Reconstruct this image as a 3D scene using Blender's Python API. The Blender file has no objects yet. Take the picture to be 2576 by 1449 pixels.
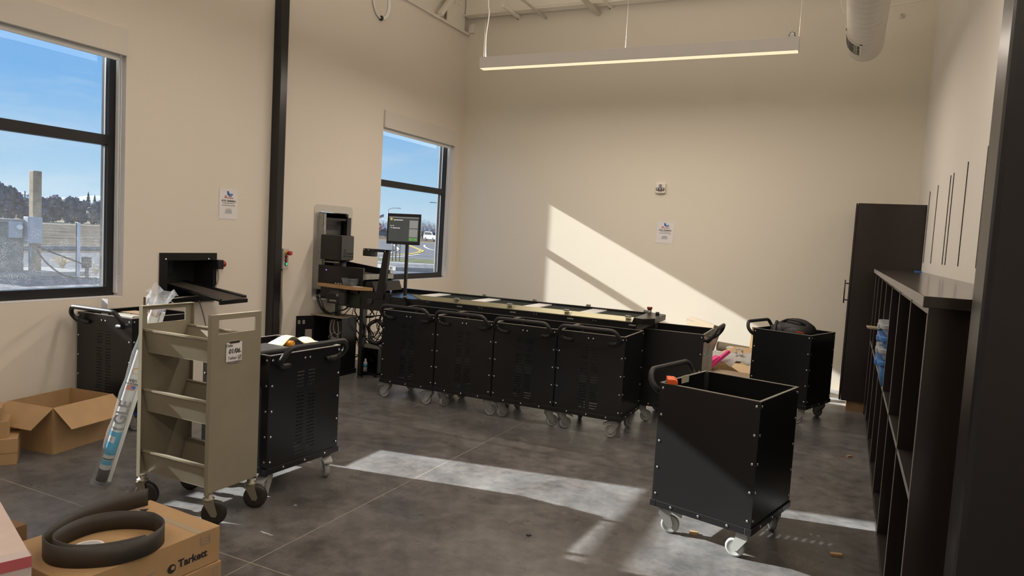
import bpy, math, random
from mathutils import Vector, Matrix, Euler
random.seed(7)
SC = bpy.context.scene
COL = SC.collection
PI = math.pi
def V3(*a): return Vector(a)

# ------------------------------------------------------------------ camera
cam_d = bpy.data.cameras.new('camera'); cam = bpy.data.objects.new('camera', cam_d); COL.objects.link(cam)
cam_d.sensor_fit = 'HORIZONTAL'; cam_d.sensor_width = 36.0; cam_d.lens = 1773.2 / 2576 * 36.0
cam_d.clip_start = 0.05; cam_d.clip_end = 20000
yaw, pit, roll = 0.442173, -0.0742275, 0.0571936
fw = V3(-math.sin(yaw) * math.cos(pit), math.cos(yaw) * math.cos(pit), math.sin(pit))
rt = V3(math.cos(yaw), math.sin(yaw), 0); up = rt.cross(fw)
r2 = rt * math.cos(roll) + up * math.sin(roll); u2 = r2.cross(fw)
cam.matrix_world = Matrix(((r2.x, u2.x, -fw.x, 0), (r2.y, u2.y, -fw.y, 0), (r2.z, u2.z, -fw.z, 1.6), (0, 0, 0, 1)))
SC.camera = cam

# ------------------------------------------------------------------ view
SC.view_settings.view_transform = 'Standard'; SC.view_settings.look = 'None'
SC.view_settings.exposure = 0.0; SC.view_settings.gamma = 1.0; SC.view_settings.use_curve_mapping = False
try:
    SC.cycles.use_denoising = True
    SC.cycles.max_bounces = 8; SC.cycles.diffuse_bounces = 5; SC.cycles.transparent_max_bounces = 12
    SC.cycles.sample_clamp_indirect = 5.0; SC.cycles.blur_glossy = .6; SC.cycles.caustics_reflective = True; SC.cycles.caustics_refractive = False
except Exception: pass

# ------------------------------------------------------------------ sky
W = bpy.data.worlds.new('sky'); SC.world = W; W.use_nodes = True
nt = W.node_tree; nt.nodes.clear()
def N(nt, t, **k):
    n = nt.nodes.new(t)
    for a, b in k.items(): setattr(n, a, b)
    return n
out = N(nt, 'ShaderNodeOutputWorld'); bg = N(nt, 'ShaderNodeBackground'); tc = N(nt, 'ShaderNodeTexCoord')
sep = N(nt, 'ShaderNodeSeparateXYZ'); nt.links.new(tc.outputs['Generated'], sep.inputs[0])
ramp = N(nt, 'ShaderNodeValToRGB'); e = ramp.color_ramp.elements
e[0].position = 0.0; e[0].color = (.60, .78, .92, 1); e[1].position = 1.0; e[1].color = (.05, .17, .55, 1)
for p, c in ((.05, (.46, .70, .93, 1)), (.16, (.22, .50, .90, 1)), (.33, (.12, .36, .82, 1))):
    q = e.new(p); q.color = c
nt.links.new(sep.outputs[2], ramp.inputs[0])
mp = N(nt, 'ShaderNodeMapping'); mp.inputs['Scale'].default_value = (1.6, 1.6, 9.0); nt.links.new(tc.outputs['Generated'], mp.inputs[0])
nz = N(nt, 'ShaderNodeTexNoise'); nz.inputs['Scale'].default_value = 2.6; nz.inputs['Detail'].default_value = 7; nz.inputs['Roughness'].default_value = .62
nt.links.new(mp.outputs[0], nz.inputs[0])
cr = N(nt, 'ShaderNodeValToRGB'); cr.color_ramp.elements[0].position = .44; cr.color_ramp.elements[1].position = .72
cr.color_ramp.elements[1].color = (.38, .38, .38, 1); nt.links.new(nz.outputs[0], cr.inputs[0])
mx = N(nt, 'ShaderNodeMixRGB'); mx.inputs[2].default_value = (.86, .90, .95, 1)
nt.links.new(cr.outputs[0], mx.inputs[0]); nt.links.new(ramp.outputs[0], mx.inputs[1]); nt.links.new(mx.outputs[0], bg.inputs[0])
bg.inputs[1].default_value = 1.0; nt.links.new(bg.outputs[0], out.inputs[0])

# ------------------------------------------------------------------ sun
sd = bpy.data.lights.new('sun', 'SUN'); sun = bpy.data.objects.new('sun', sd); COL.objects.link(sun)
sd.energy = 13.8; sd.color = (1.0, .97, .93); sd.angle = math.radians(.6)
sun.rotation_euler = V3(1, .179, -.49).to_track_quat('-Z', 'Y').to_euler(); sun.location = (-30, -5, 16)

# ================================================================== helpers
class MB:
    """collects vertices and faces of one mesh"""
    def __init__(s): s.v = []; s.f = []; s.sm = []
    def face(s, idx, sm=False): s.f.append(tuple(idx)); s.sm.append(sm)
    def add(s, vs): b = len(s.v); s.v += [tuple(v) for v in vs]; return b
    def box(s, x0, x1, y0, y1, z0, z1, M=None):
        p = [V3(x, y, z) for z in (z0, z1) for x, y in ((x0, y0), (x1, y0), (x1, y1), (x0, y1))]
        if M is not None: p = [M @ q for q in p]
        b = s.add(p)
        for f in ((3, 2, 1, 0), (4, 5, 6, 7), (0, 1, 5, 4), (1, 2, 6, 5), (2, 3, 7, 6), (3, 0, 4, 7)): s.face([b + i for i in f])
        return s
    def prism(s, pts, vec, sm=False):
        n = len(pts); vec = Vector(vec); a = s.add(pts); b = s.add([Vector(p) + vec for p in pts])
        s.face([a + i for i in reversed(range(n))]); s.face([b + i for i in range(n)])
        for i in range(n): j = (i + 1) % n; s.face([a + i, a + j, b + j, b + i], sm)
        return s
    def quad(s, *p): b = s.add(p); s.face(range(b, b + len(p))); return s
    def tube(s, pts, r, n=8, cap=True, closed=False):
        pts = [Vector(p) for p in pts]; m = len(pts); rings = []
        rr = r if isinstance(r, (list, tuple)) else [r] * m
        t0 = (pts[1] - pts[0]).normalized()
        a = t0.orthogonal().normalized()
        for i in range(m):
            if closed: t = (pts[(i + 1) % m] - pts[i - 1]).normalized()
            else: t = (pts[min(i + 1, m - 1)] - pts[max(i - 1, 0)]).normalized()
            a = (a - t * a.dot(t)); a = a.normalized() if a.length > 1e-6 else t.orthogonal().normalized()
            b = t.cross(a)
            rings.append(s.add([pts[i] + (a * math.cos(2 * PI * k / n) + b * math.sin(2 * PI * k / n)) * rr[i] for k in range(n)]))
        for i in range(m if closed else m - 1):
            A, B = rings[i], rings[(i + 1) % m]
            for k in range(n): q = (k + 1) % n; s.face([A + k, A + q, B + q, B + k], True)
        if cap and not closed:
            s.face([rings[0] + k for k in reversed(range(n))]); s.face([rings[-1] + k for k in range(n)])
        return s
    def lathe(s, c, ax, prof, n=20):
        """prof: list of (distance along axis, radius)"""
        c = Vector(c); ax = Vector(ax).normalized(); a = ax.orthogonal().normalized(); b = ax.cross(a); rings = []
        for d, r in prof:
            rings.append(s.add([c + ax * d + (a * math.cos(2 * PI * k / n) + b * math.sin(2 * PI * k / n)) * r for k in range(n)]))
        for A, B in zip(rings, rings[1:]):
            for k in range(n): q = (k + 1) % n; s.face([A + k, A + q, B + q, B + k], n > 8)
        s.face([rings[0] + k for k in reversed(range(n))]); s.face([rings[-1] + k for k in range(n)])
        return s
    def sphere(s, c, r, n=10, m=6, sc=(1, 1, 1), jit=0):
        c = Vector(c); rings = []
        for i in range(m + 1):
            th = PI * i / m; ring = []
            for k in range(n):
                ph = 2 * PI * k / n; q = r * (1 + (random.uniform(-jit, jit) if jit else 0))
                ring.append(c + V3(q * math.sin(th) * math.cos(ph) * sc[0], q * math.sin(th) * math.sin(ph) * sc[1], q * math.cos(th) * sc[2]))
            rings.append(s.add(ring))
        for A, B in zip(rings, rings[1:]):
            for k in range(n): q = (k + 1) % n; s.face([A + k, B + k, B + q, A + q], True)
        return s
    def plate(s, O, U, Wv, us, vs, hole, t):
        """sheet in plane O + u*U + v*Wv with cells (i,j) left out where hole(i,j); thickness t along -U x W"""
        O, U, Wv = Vector(O), Vector(U), Vector(Wv); Nn = U.cross(Wv).normalized() * -t
        nu, nv = len(us), len(vs)
        A = s.add([O + U * u + Wv * v for v in vs for u in us]); B = s.add([O + U * u + Wv * v + Nn for v in vs for u in us])
        H = lambda i, j: i < 0 or j < 0 or i >= nu - 1 or j >= nv - 1 or hole(i, j)
        for j in range(nv - 1):
            for i in range(nu - 1):
                if hole(i, j): continue
                a = j * nu + i; q = [a, a + 1, a + 1 + nu, a + nu]
                s.face([A + k for k in q]); s.face([B + k for k in reversed(q)])
                for di, dj, p0, p1 in ((0, -1, 0, 1), (1, 0, 1, 2), (0, 1, 2, 3), (-1, 0, 3, 0)):
                    if H(i + di, j + dj): s.face([A + q[p1], A + q[p0], B + q[p0], B + q[p1]])
        return s
    def build(s, name, m, parent=None, loc=None, rot=None, bevel=0):
        me = bpy.data.meshes.new(name); me.from_pydata(s.v, [], s.f); me.materials.append(m)
        me.polygons.foreach_set('use_smooth', s.sm); me.update()
        o = bpy.data.objects.new(name, me); COL.objects.link(o)
        if parent is not None: o.parent = parent
        if loc is not None: o.location = loc
        if rot is not None: o.rotation_euler = rot
        if bevel:
            b = o.modifiers.new('bevel', 'BEVEL'); b.width = bevel; b.segments = 2; b.limit_method = 'ANGLE'; b.angle_limit = math.radians(50)
        return o

def fillet(pts, rad, n=5):
    pts = [Vector(p) for p in pts]; o = [pts[0]]
    for a, b, c in zip(pts, pts[1:], pts[2:]):
        d1 = (a - b); d2 = (c - b); r = min(rad, d1.length * .49, d2.length * .49)
        p, q = b + d1.normalized() * r, b + d2.normalized() * r
        for k in range(n + 1): t = k / n; o.append(p * (1 - t) ** 2 + b * 2 * t * (1 - t) + q * t * t)
    o.append(pts[-1]); return o
def smooth_path(pts, n=6):
    pts = [Vector(p) for p in pts]; P = [pts[0]] + pts + [pts[-1]]; o = []
    for i in range(1, len(P) - 2):
        p0, p1, p2, p3 = P[i - 1:i + 3]
        for k in range(n):
            t = k / n
            o.append(.5 * ((2 * p1) + (p2 - p0) * t + (2 * p0 - 5 * p1 + 4 * p2 - p3) * t * t + (3 * p1 - p0 - 3 * p2 + p3) * t ** 3))
    o.append(pts[-1]); return o

def tag(o, label=None, cat=None, group=None, kind=None):
    if label: o['label'] = label
    if cat: o['category'] = cat
    if group: o['group'] = group
    if kind: o['kind'] = kind
    return o
def thing(name, label, cat, loc=(0, 0, 0), rz=0, group=None, rot=None):
    o = bpy.data.objects.new(name, None); COL.objects.link(o); o.empty_display_size = .1
    o.location = loc; o.rotation_euler = rot if rot else (0, 0, rz)
    return tag(o, label, cat, group)
def struct(o): o['kind'] = 'structure'; return o
def kids(o): return [c for c in bpy.data.objects if c.parent is o]
def dup(root, loc=None, rz=None, label=None, group=None):
    r = root.copy(); COL.objects.link(r)
    if loc is not None: r.location = loc
    if rz is not None: r.rotation_euler = (0, 0, rz)
    if label: r['label'] = label
    if group: r['group'] = group
    for ch in kids(root):
        c = ch.copy(); COL.objects.link(c); c.parent = r
        for g in kids(ch):
            d = g.copy(); COL.objects.link(d); d.parent = c
    return r

def lin(c): c /= 255.0; return c / 12.92 if c <= .04045 else ((c + .055) / 1.055) ** 2.4
def S(r, g, b): return (lin(r), lin(g), lin(b))
MATS = {}
def mat(name, col, rough=.5, metal=0, bump=0, bscale=60, var=0, vscale=8, emit=None, estr=0, spec=None, coat=0, alpha=None, trans=0, sub=None):
    if name in MATS: return MATS[name]
    m = bpy.data.materials.new(name); m.use_nodes = True; t = m.node_tree; b = t.nodes['Principled BSDF']
    b.inputs['Base Color'].default_value = (*col, 1); b.inputs['Roughness'].default_value = rough; b.inputs['Metallic'].default_value = metal
    if spec is not None: b.inputs['Specular IOR Level'].default_value = spec
    if coat: b.inputs['Coat Weight'].default_value = coat; b.inputs['Coat Roughness'].default_value = .15
    if alpha is not None: b.inputs['Alpha'].default_value = alpha
    if trans: b.inputs['Transmission Weight'].default_value = trans
    if emit: b.inputs['Emission Color'].default_value = (*emit, 1); b.inputs['Emission Strength'].default_value = estr
    tcn = None
    if bump or var: tcn = N(t, 'ShaderNodeTexCoord')
    if var:
        n = N(t, 'ShaderNodeTexNoise'); n.inputs['Scale'].default_value = vscale; n.inputs['Detail'].default_value = 6; t.links.new(tcn.outputs['Object'], n.inputs[0])
        r = N(t, 'ShaderNodeValToRGB'); r.color_ramp.elements[0].position = .3; r.color_ramp.elements[1].position = .7
        r.color_ramp.elements[0].color = (*[max(0, c * (1 - var)) for c in col], 1); r.color_ramp.elements[1].color = (*[min(1, c * (1 + var)) for c in col], 1)
        t.links.new(n.outputs[0], r.inputs[0]); t.links.new(r.outputs[0], b.inputs['Base Color'])
    if bump:
        n = N(t, 'ShaderNodeTexNoise'); n.inputs['Scale'].default_value = bscale; n.inputs['Detail'].default_value = 4; t.links.new(tcn.outputs['Object'], n.inputs[0])
        k = N(t, 'ShaderNodeBump'); k.inputs['Strength'].default_value = bump; k.inputs['Distance'].default_value = .01
        t.links.new(n.outputs[0], k.inputs['Height']); t.links.new(k.outputs[0], b.inputs['Normal'])
    MATS[name] = m; return m

FC = []
def text(name, s, size, m, parent, O, U, Wv, off=.0008, align='CENTER', bold=0, shear=0):
    """flat lettering on the plane through O with right U and up Wv"""
    c = bpy.data.curves.new(name, 'FONT'); c.body = s; c.size = size; c.align_x = align; c.align_y = 'CENTER'; c.offset = bold; c.shear = shear
    c.extrude = .0003; c.resolution_u = 3
    o = bpy.data.objects.new(name, c); COL.objects.link(o)
    bpy.context.view_layer.update()
    dg = bpy.context.evaluated_depsgraph_get(); me = bpy.data.meshes.new_from_object(o.evaluated_get(dg))
    bpy.data.objects.remove(o); bpy.data.curves.remove(c)
    U, Wv = Vector(U).normalized(), Vector(Wv).normalized(); Nn = U.cross(Wv)
    M = Matrix(((U.x, Wv.x, Nn.x, O[0] + Nn.x * off), (U.y, Wv.y, Nn.y, O[1] + Nn.y * off), (U.z, Wv.z, Nn.z, O[2] + Nn.z * off), (0, 0, 0, 1)))
    me.transform(M); me.materials.clear(); me.materials.append(m); me.name = name
    q = bpy.data.objects.new(name, me); COL.objects.link(q); q.parent = parent
    return q
def decal(mb, O, U, Wv, rects, off=.0008, t=.0004):
    O, U, Wv = Vector(O), Vector(U).normalized(), Vector(Wv).normalized(); Nn = U.cross(Wv)
    for u0, v0, u1, v1 in rects:
        mb.prism([O + U * a + Wv * b + Nn * off for a, b in ((u0, v0), (u1, v0), (u1, v1), (u0, v1))], Nn * t)
    return mb
def poly(mb, O, U, Wv, pts, off=.0008, t=.0004):
    O, U, Wv = Vector(O), Vector(U).normalized(), Vector(Wv).normalized(); Nn = U.cross(Wv)
    mb.prism([O + U * a + Wv * b + Nn * off for a, b in pts], Nn * t); return mb
X_, Y_, Z_ = V3(1, 0, 0), V3(0, 1, 0), V3(0, 0, 1)

# ------------------------------------------------------------------ materials
m_wall = mat('cream_wall_paint', (.76, .70, .62), .75, bump=.045, bscale=180)
m_wallb = mat('cream_wall_paint_back', (.76, .715, .62), .75, bump=.045, bscale=180)
m_wallr = mat('white_wall_paint', (.80, .77, .72), .7, bump=.1, bscale=180)
m_ceil = mat('white_ceiling_paint', (.80, .77, .70), .8)
m_steelw = mat('white_painted_steel', (.78, .74, .66), .5)
m_steelk = mat('black_painted_steel', (.010, .009, .010), .30, bump=.06, bscale=40)
m_alu_k = mat('black_window_frame', (.014, .014, .016), .35)
m_black = mat('black_powder_coat', (.0095, .0095, .0105), .30, bump=.05, bscale=350)
m_blacki = mat('black_sheet_inside', (.010, .010, .010), .55)
m_rim = mat('grey_edge_trim', (.24, .22, .19), .42)
m_rub = mat('black_rubber', (.016, .016, .017), .5)
m_bolt = mat('zinc_bolt', (.75, .75, .78), .22, 1)
m_gcast = mat('grey_caster_plastic', (.34, .35, .34), .45)
m_gcast2 = mat('light_grey_tyre', (.33, .34, .33), .5)
m_bplas = mat('black_plastic', (.013, .013, .014), .4)
m_dplas = mat('dark_grey_plastic', (.035, .035, .037), .45)
m_orange = mat('orange_plastic', (.75, .11, .02), .45)
m_tan = mat('putty_enamel', (.29, .26, .195), .36, bump=.03, bscale=200, var=.06, vscale=5)
m_paper = mat('white_paper', (.78, .77, .78), .7)
m_ink = mat('black_ink', (.02, .02, .025), .6)
m_inkg = mat('grey_print', (.25, .25, .27), .7)
m_blue = mat('blue_print', (.02, .10, .42), .6)
m_red = mat('red_print', (.50, .05, .03), .6)
m_card = mat('cardboard', (.42, .27, .135), .8, bump=.05, bscale=90, var=.07, vscale=6)
m_cardin = mat('cardboard_inside', (.36, .235, .12), .85, var=.07, vscale=5)
m_cardp = mat('pale_cardboard', (.36, .285, .195), .75, var=.05, vscale=6)
m_cardd = mat('brown_cardboard', (.20, .115, .05), .8)
m_pinkc = mat('pinkish_white_carton', (.62, .50, .46), .7, var=.05, vscale=9)
m_alum = mat('brushed_aluminium', (.62, .61, .58), .36, .7)
m_galv = mat('galvanised_metal', (.36, .36, .34), .45, .6, var=.12, vscale=20)
m_wood = mat('oak_laminate', (.47, .29, .14), .5, var=.12, vscale=14)
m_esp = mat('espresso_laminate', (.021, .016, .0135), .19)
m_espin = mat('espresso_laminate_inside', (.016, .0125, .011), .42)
m_counter = mat('dark_countertop_laminate', (.030, .024, .021), .17)
m_cable = mat('black_cable', (.012, .012, .012), .5)
m_cableg = mat('grey_cable', (.30, .28, .24), .55)
m_bag = mat('black_nylon', (.012, .012, .013), .6, bump=.35, bscale=40)
m_pink = mat('pink_foam', (.80, .06, .28), .6)
m_cloth = mat('cream_cloth', (.66, .60, .42), .85, bump=.3, bscale=25)
m_foamc = mat('dark_vinyl_base', (.040, .035, .030), .5, bump=.05, bscale=60)
m_conc = mat('pale_concrete', (.30, .30, .29), .85, var=.1, vscale=3)

def floor_material():
    m = bpy.data.materials.new('dark_polished_concrete'); m.use_nodes = True; t = m.node_tree; b = t.nodes['Principled BSDF']
    c = N(t, 'ShaderNodeTexCoord')
    def noise(sc, det, ro=.6):
        n = N(t, 'ShaderNodeTexNoise'); n.inputs['Scale'].default_value = sc; n.inputs['Detail'].default_value = det; n.inputs['Roughness'].default_value = ro
        t.links.new(c.outputs['Object'], n.inputs[0]); return n
    def rmp(n, p0, c0, p1, c1):
        r = N(t, 'ShaderNodeValToRGB'); r.color_ramp.elements[0].position = p0; r.color_ramp.elements[1].position = p1
        r.color_ramp.elements[0].color = (*c0, 1); r.color_ramp.elements[1].color = (*c1, 1); t.links.new(n.outputs[0], r.inputs[0]); return r
    a = rmp(noise(1.3, 9, .72), .34, (.042, .037, .034), .66, (.168, .152, .143))
    s = rmp(noise(9, 8, .7), .36, (.42, .42, .42), .58, (1.12, 1.12, 1.12))
    mu = N(t, 'ShaderNodeMixRGB'); mu.blend_type = 'MULTIPLY'; mu.inputs[0].default_value = .8
    t.links.new(a.outputs[0], mu.inputs[1]); t.links.new(s.outputs[0], mu.inputs[2])
    # saw-cut joints
    sp = N(t, 'ShaderNodeSeparateXYZ'); t.links.new(c.outputs['Object'], sp.inputs[0])
    acc = None
    for ax, per, ph in ((0, 3.8, -2.41), (1, 3.64, 2.40)):
        q = N(t, 'ShaderNodeMath', operation='SUBTRACT'); t.links.new(sp.outputs[ax], q.inputs[0]); q.inputs[1].default_value = ph
        w = N(t, 'ShaderNodeMath', operation='PINGPONG'); t.links.new(q.outputs[0], w.inputs[0]); w.inputs[1].default_value = per / 2
        l = N(t, 'ShaderNodeMath', operation='LESS_THAN'); t.links.new(w.outputs[0], l.inputs[0]); l.inputs[1].default_value = .0032
        if acc is None: acc = l
        else:
            x = N(t, 'ShaderNodeMath', operation='MAXIMUM'); t.links.new(acc.outputs[0], x.inputs[0]); t.links.new(l.outputs[0], x.inputs[1]); acc = x
    mj = N(t, 'ShaderNodeMixRGB'); t.links.new(acc.outputs[0], mj.inputs[0]); t.links.new(mu.outputs[0], mj.inputs[1]); mj.inputs[2].default_value = (.26, .23, .19, 1)
    t.links.new(mj.outputs[0], b.inputs['Base Color']); b.inputs['Sheen Roughness'].default_value = .4; shw = rmp(noise(2.2, 9, .75), .34, (.10, .10, .10), .66, (.62, .62, .62)); t.links.new(shw.outputs[0], b.inputs['Sheen Weight']); b.inputs['Sheen Tint'].default_value = (.88, .94, 1, 1)
    rr = rmp(noise(5, 6), .3, (.24, .24, .24), .7, (.44, .44, .44)); t.links.new(rr.outputs[0], b.inputs['Roughness'])
    k = N(t, 'ShaderNodeBump'); k.inputs['Strength'].default_value = .16; k.inputs['Distance'].default_value = .006
    t.links.new(noise(28, 7, .7).outputs[0], k.inputs['Height']); t.links.new(k.outputs[0], b.inputs['Normal'])
    return m
def glass_material(name, dust):
    m = bpy.data.materials.new(name); m.use_nodes = True; t = m.node_tree; t.nodes.clear()
    o = N(t, 'ShaderNodeOutputMaterial'); tr = N(t, 'ShaderNodeBsdfTransparent'); tr.inputs[0].default_value = (.95, .97, .97, 1)
    gl = N(t, 'ShaderNodeBsdfGlossy'); gl.inputs['Roughness'].default_value = .02; mxs = N(t, 'ShaderNodeMixShader'); lw = N(t, 'ShaderNodeLayerWeight'); pw = N(t, 'ShaderNodeMath', operation='POWER'); pw.inputs[1].default_value = 4.0
    t.links.new(lw.outputs['Facing'], pw.inputs[0]); fr = N(t, 'ShaderNodeMath', operation='MULTIPLY_ADD'); fr.inputs[1].default_value = .5; fr.inputs[2].default_value = .025
    t.links.new(pw.outputs[0], fr.inputs[0]); t.links.new(fr.outputs[0], mxs.inputs[0]); t.links.new(tr.outputs[0], mxs.inputs[1]); t.links.new(gl.outputs[0], mxs.inputs[2]); last = mxs
    if dust:
        c = N(t, 'ShaderNodeTexCoord'); v = N(t, 'ShaderNodeTexVoronoi'); v.inputs['Scale'].default_value = 150; t.links.new(c.outputs['Object'], v.inputs[0])
        r = N(t, 'ShaderNodeValToRGB'); r.color_ramp.elements[0].position = .05; r.color_ramp.elements[0].color = (.55, .55, .55, 1)
        r.color_ramp.elements[1].position = .34; r.color_ramp.elements[1].color = (0, 0, 0, 1); t.links.new(v.outputs[0], r.inputs[0])
        n = N(t, 'ShaderNodeTexNoise'); n.inputs['Scale'].default_value = 14; t.links.new(c.outputs['Object'], n.inputs[0])
        r2 = N(t, 'ShaderNodeValToRGB'); r2.color_ramp.elements[0].position = .38; r2.color_ramp.elements[1].position = .64; t.links.new(n.outputs[0], r2.inputs[0])
        sp = N(t, 'ShaderNodeSeparateXYZ'); t.links.new(c.outputs['Object'], sp.inputs[0])
        mr = N(t, 'ShaderNodeMapRange'); mr.inputs[1].default_value = 1.9; mr.inputs[2].default_value = 1.2; mr.inputs[3].default_value = dust * .1; mr.inputs[4].default_value = dust
        t.links.new(sp.outputs[2], mr.inputs[0])
        a = N(t, 'ShaderNodeMath', operation='MULTIPLY'); t.links.new(r.outputs[0], a.inputs[0]); t.links.new(r2.outputs[0], a.inputs[1])
        a2 = N(t, 'ShaderNodeMath', operation='MULTIPLY'); t.links.new(a.outputs[0], a2.inputs[0]); t.links.new(mr.outputs[0], a2.inputs[1])
        d = N(t, 'ShaderNodeBsdfTranslucent'); d.inputs[0].default_value = (.9, .9, .9, 1); m2 = N(t, 'ShaderNodeMixShader')
        hz = N(t, 'ShaderNodeMath', operation='MULTIPLY_ADD'); t.links.new(mr.outputs[0], hz.inputs[0]); hz.inputs[1].default_value = .06; t.links.new(a2.outputs[0], hz.inputs[2]); t.links.new(hz.outputs[0], m2.inputs[0]); t.links.new(last.outputs[0], m2.inputs[1]); t.links.new(d.outputs[0], m2.inputs[2]); last = m2
    t.links.new(last.outputs[0], o.inputs[0]); return m
def clear_material(name, col, tr_amt, rough=.15):
    """thin clear plastic: mostly see-through with a glossy sheen"""
    m = bpy.data.materials.new(name); m.use_nodes = True; t = m.node_tree; t.nodes.clear()
    o = N(t, 'ShaderNodeOutputMaterial'); tr = N(t, 'ShaderNodeBsdfTransparent'); tr.inputs[0].default_value = (*col, 1)
    p = N(t, 'ShaderNodeBsdfPrincipled'); p.inputs['Base Color'].default_value = (*col, 1); p.inputs['Roughness'].default_value = rough
    x = N(t, 'ShaderNodeMixShader'); x.inputs[0].default_value = 1 - tr_amt; t.links.new(tr.outputs[0], x.inputs[1]); t.links.new(p.outputs[0], x.inputs[2]); t.links.new(x.outputs[0], o.inputs[0]); return m
m_floor = floor_material(); m_glass1 = glass_material('dusty_window_glass', .42); m_glass2 = glass_material('clear_window_glass', .12)
m_film = clear_material('clear_poly_film', (.93, .95, .97), .90, .15); m_clearbox = clear_material('clear_plastic', (.72, .76, .80), .84, .12)

# ================================================================== room shell
XL, YB, ZC = -5.25, 9.1, 5.6
WIN = [(2.09, 3.77), (7.165, 8.885), (-2.35, -.61)]; WZ0, WZ1 = .93, 3.035  # last opening is unseen, added behind the camera to let in sky light
def rects_plate(mb, O, U, Wv, u0, u1, v0, v1, holes, t):
    us = sorted({u0, u1, *[h[0] for h in holes], *[h[1] for h in holes]}); vs = sorted({v0, v1, *[h[2] for h in holes], *[h[3] for h in holes]})
    def hole(i, j):
        a = (us[i] + us[i + 1]) / 2; b = (vs[j] + vs[j + 1]) / 2
        return any(h[0] < a < h[1] and h[2] < b < h[3] for h in holes)
    mb.plate(O, U, Wv, us, vs, hole, t); return mb
fl = MB().box(XL - .25, 6, -4, YB + .2, -.2, 0); struct(fl.build('floor', m_floor))
holes = [(a, b, WZ0, WZ1) for a, b in WIN] + [(4.165, 4.655, .893, 1.226), (6.06, 6.565, .83, 1.76)]
struct(rects_plate(MB(), (XL, 0, 0), Y_, Z_, -4, YB, 0, 4.46, holes, .25).build('wall_left', m_wall))
struct(MB().box(XL - .25, XL - .06, -4, YB, 4.46, ZC).build('wall_left_upper', m_steelw))
struct(MB().box(XL - .25, 6.2, YB, YB + .2, 0, ZC).build('wall_back', m_wallb))
struct(MB().box(.65, .81, 4.62, YB, 0, ZC).build('wall_right', m_wallr))
struct(MB().box(6, 6.2, -4, YB, 0, ZC).build('wall_far_right', m_wallr))
struct(MB().box(XL - .25, 6.2, -4.2, -4, 0, ZC).build('wall_front', m_wallr))
struct(MB().box(XL - .25, 6.2, -4.2, YB + .2, ZC, ZC + .15).build('ceiling', m_ceil))
struct(MB().box(XL - .03, XL + .035, -4, YB, 4.462, 4.478).box(XL + .029, XL + .035, -4, YB, 4.44, 4.462).build('trim_1', m_steelw))

def make_window(n, y0, y1, glass):
    w = bpy.data.objects.new('window_%d' % n, None); COL.objects.link(w); w['kind'] = 'structure'
    f = MB(); xa, xb = XL - .11, XL - .20
    f.box(xb, xa, y0, y0 + .065, WZ0, WZ1).box(xb, xa, y1 - .065, y1, WZ0, WZ1).box(xb, xa, y0 + .065, y1 - .065, WZ0, WZ0 + .075).box(xb, xa, y0 + .065, y1 - .065, WZ1 - .07, WZ1)
    f.build('window_frame', m_alu_k, w, bevel=.003)
    MB().box(xb + .01, xa, y0 + .065, y1 - .065, 2.13, 2.21).build('mullion', m_alu_k, w, bevel=.003)
    g = MB(); g.box(xa - .045, xa - .033, y1 - .073, y1 - .0655, WZ0 + .08, 2.125).box(xa - .045, xa - .033, y1 - .073, y1 - .0655, 2.215, WZ1 - .075)
    g.build('glazing_bead', m_alum, w)
    for a, b in ((WZ0 + .075, 2.13), (2.21, WZ1 - .07)):
        MB().box(xa - .055, xa - .049, y0 + .065, y1 - .065, a, b).build('window_pane', glass, w)
    MB().box(XL - .10, XL - .002, y0 + .001, y1 - .001, WZ0 + .001, WZ0 + .004).build('window_sill', m_wallr, w)
    return w
for i, (a, b) in enumerate(WIN): make_window(i + 1, a, b, m_glass1 if i == 0 else m_glass2)

m_shade = mat('white_shade_fascia', (.70, .66, .60), .55); m_shade2 = mat('white_hem_bar', (.85, .86, .86), .4)
def roller_shade(y0, y1, label):
    t = thing('roller_shade', label, 'window shade', (XL, (y0 + y1) / 2, WZ1)); h = (y1 - y0) / 2 - .004
    MB().box(-.006, .022, -h, h, -.205, .004).box(-.09, -.006, -h, h, -.006, .002).build('fascia', m_shade, t, bevel=.003)
    MB().lathe((-.05, -h + .02, -.10), (0, 1, 0), [(0, .034), (2 * h - .04, .034)], 16).build('roller_tube', m_shade2, t)
    MB().box(-.052, -.036, -h + .02, h - .02, -.245, -.12).build('hem_bar', m_shade2, t, bevel=.003)
    c = MB(); yy = h - .018
    for dx in (-.055, -.025):
        c.tube([(dx, yy, -.15), (dx, yy, -1.93)], .0028, 5)
    c.tube(smooth_path([(-.055, yy, -1.93), (-.05, yy, -1.965), (-.04, yy, -1.975), (-.03, yy, -1.965), (-.025, yy, -1.93)]), .0028, 5)
    c.build('bead_chain', m_shade2, t)
    MB().box(-.106, -.066, h - .008, h + .003, -2.08, -.21).build('side_channel', m_shade2, t)
    return t
roller_shade(*WIN[0], 'white roller shade rolled up over the big left window')
roller_shade(*WIN[1], 'white roller shade rolled up over the window behind the monitor')

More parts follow.
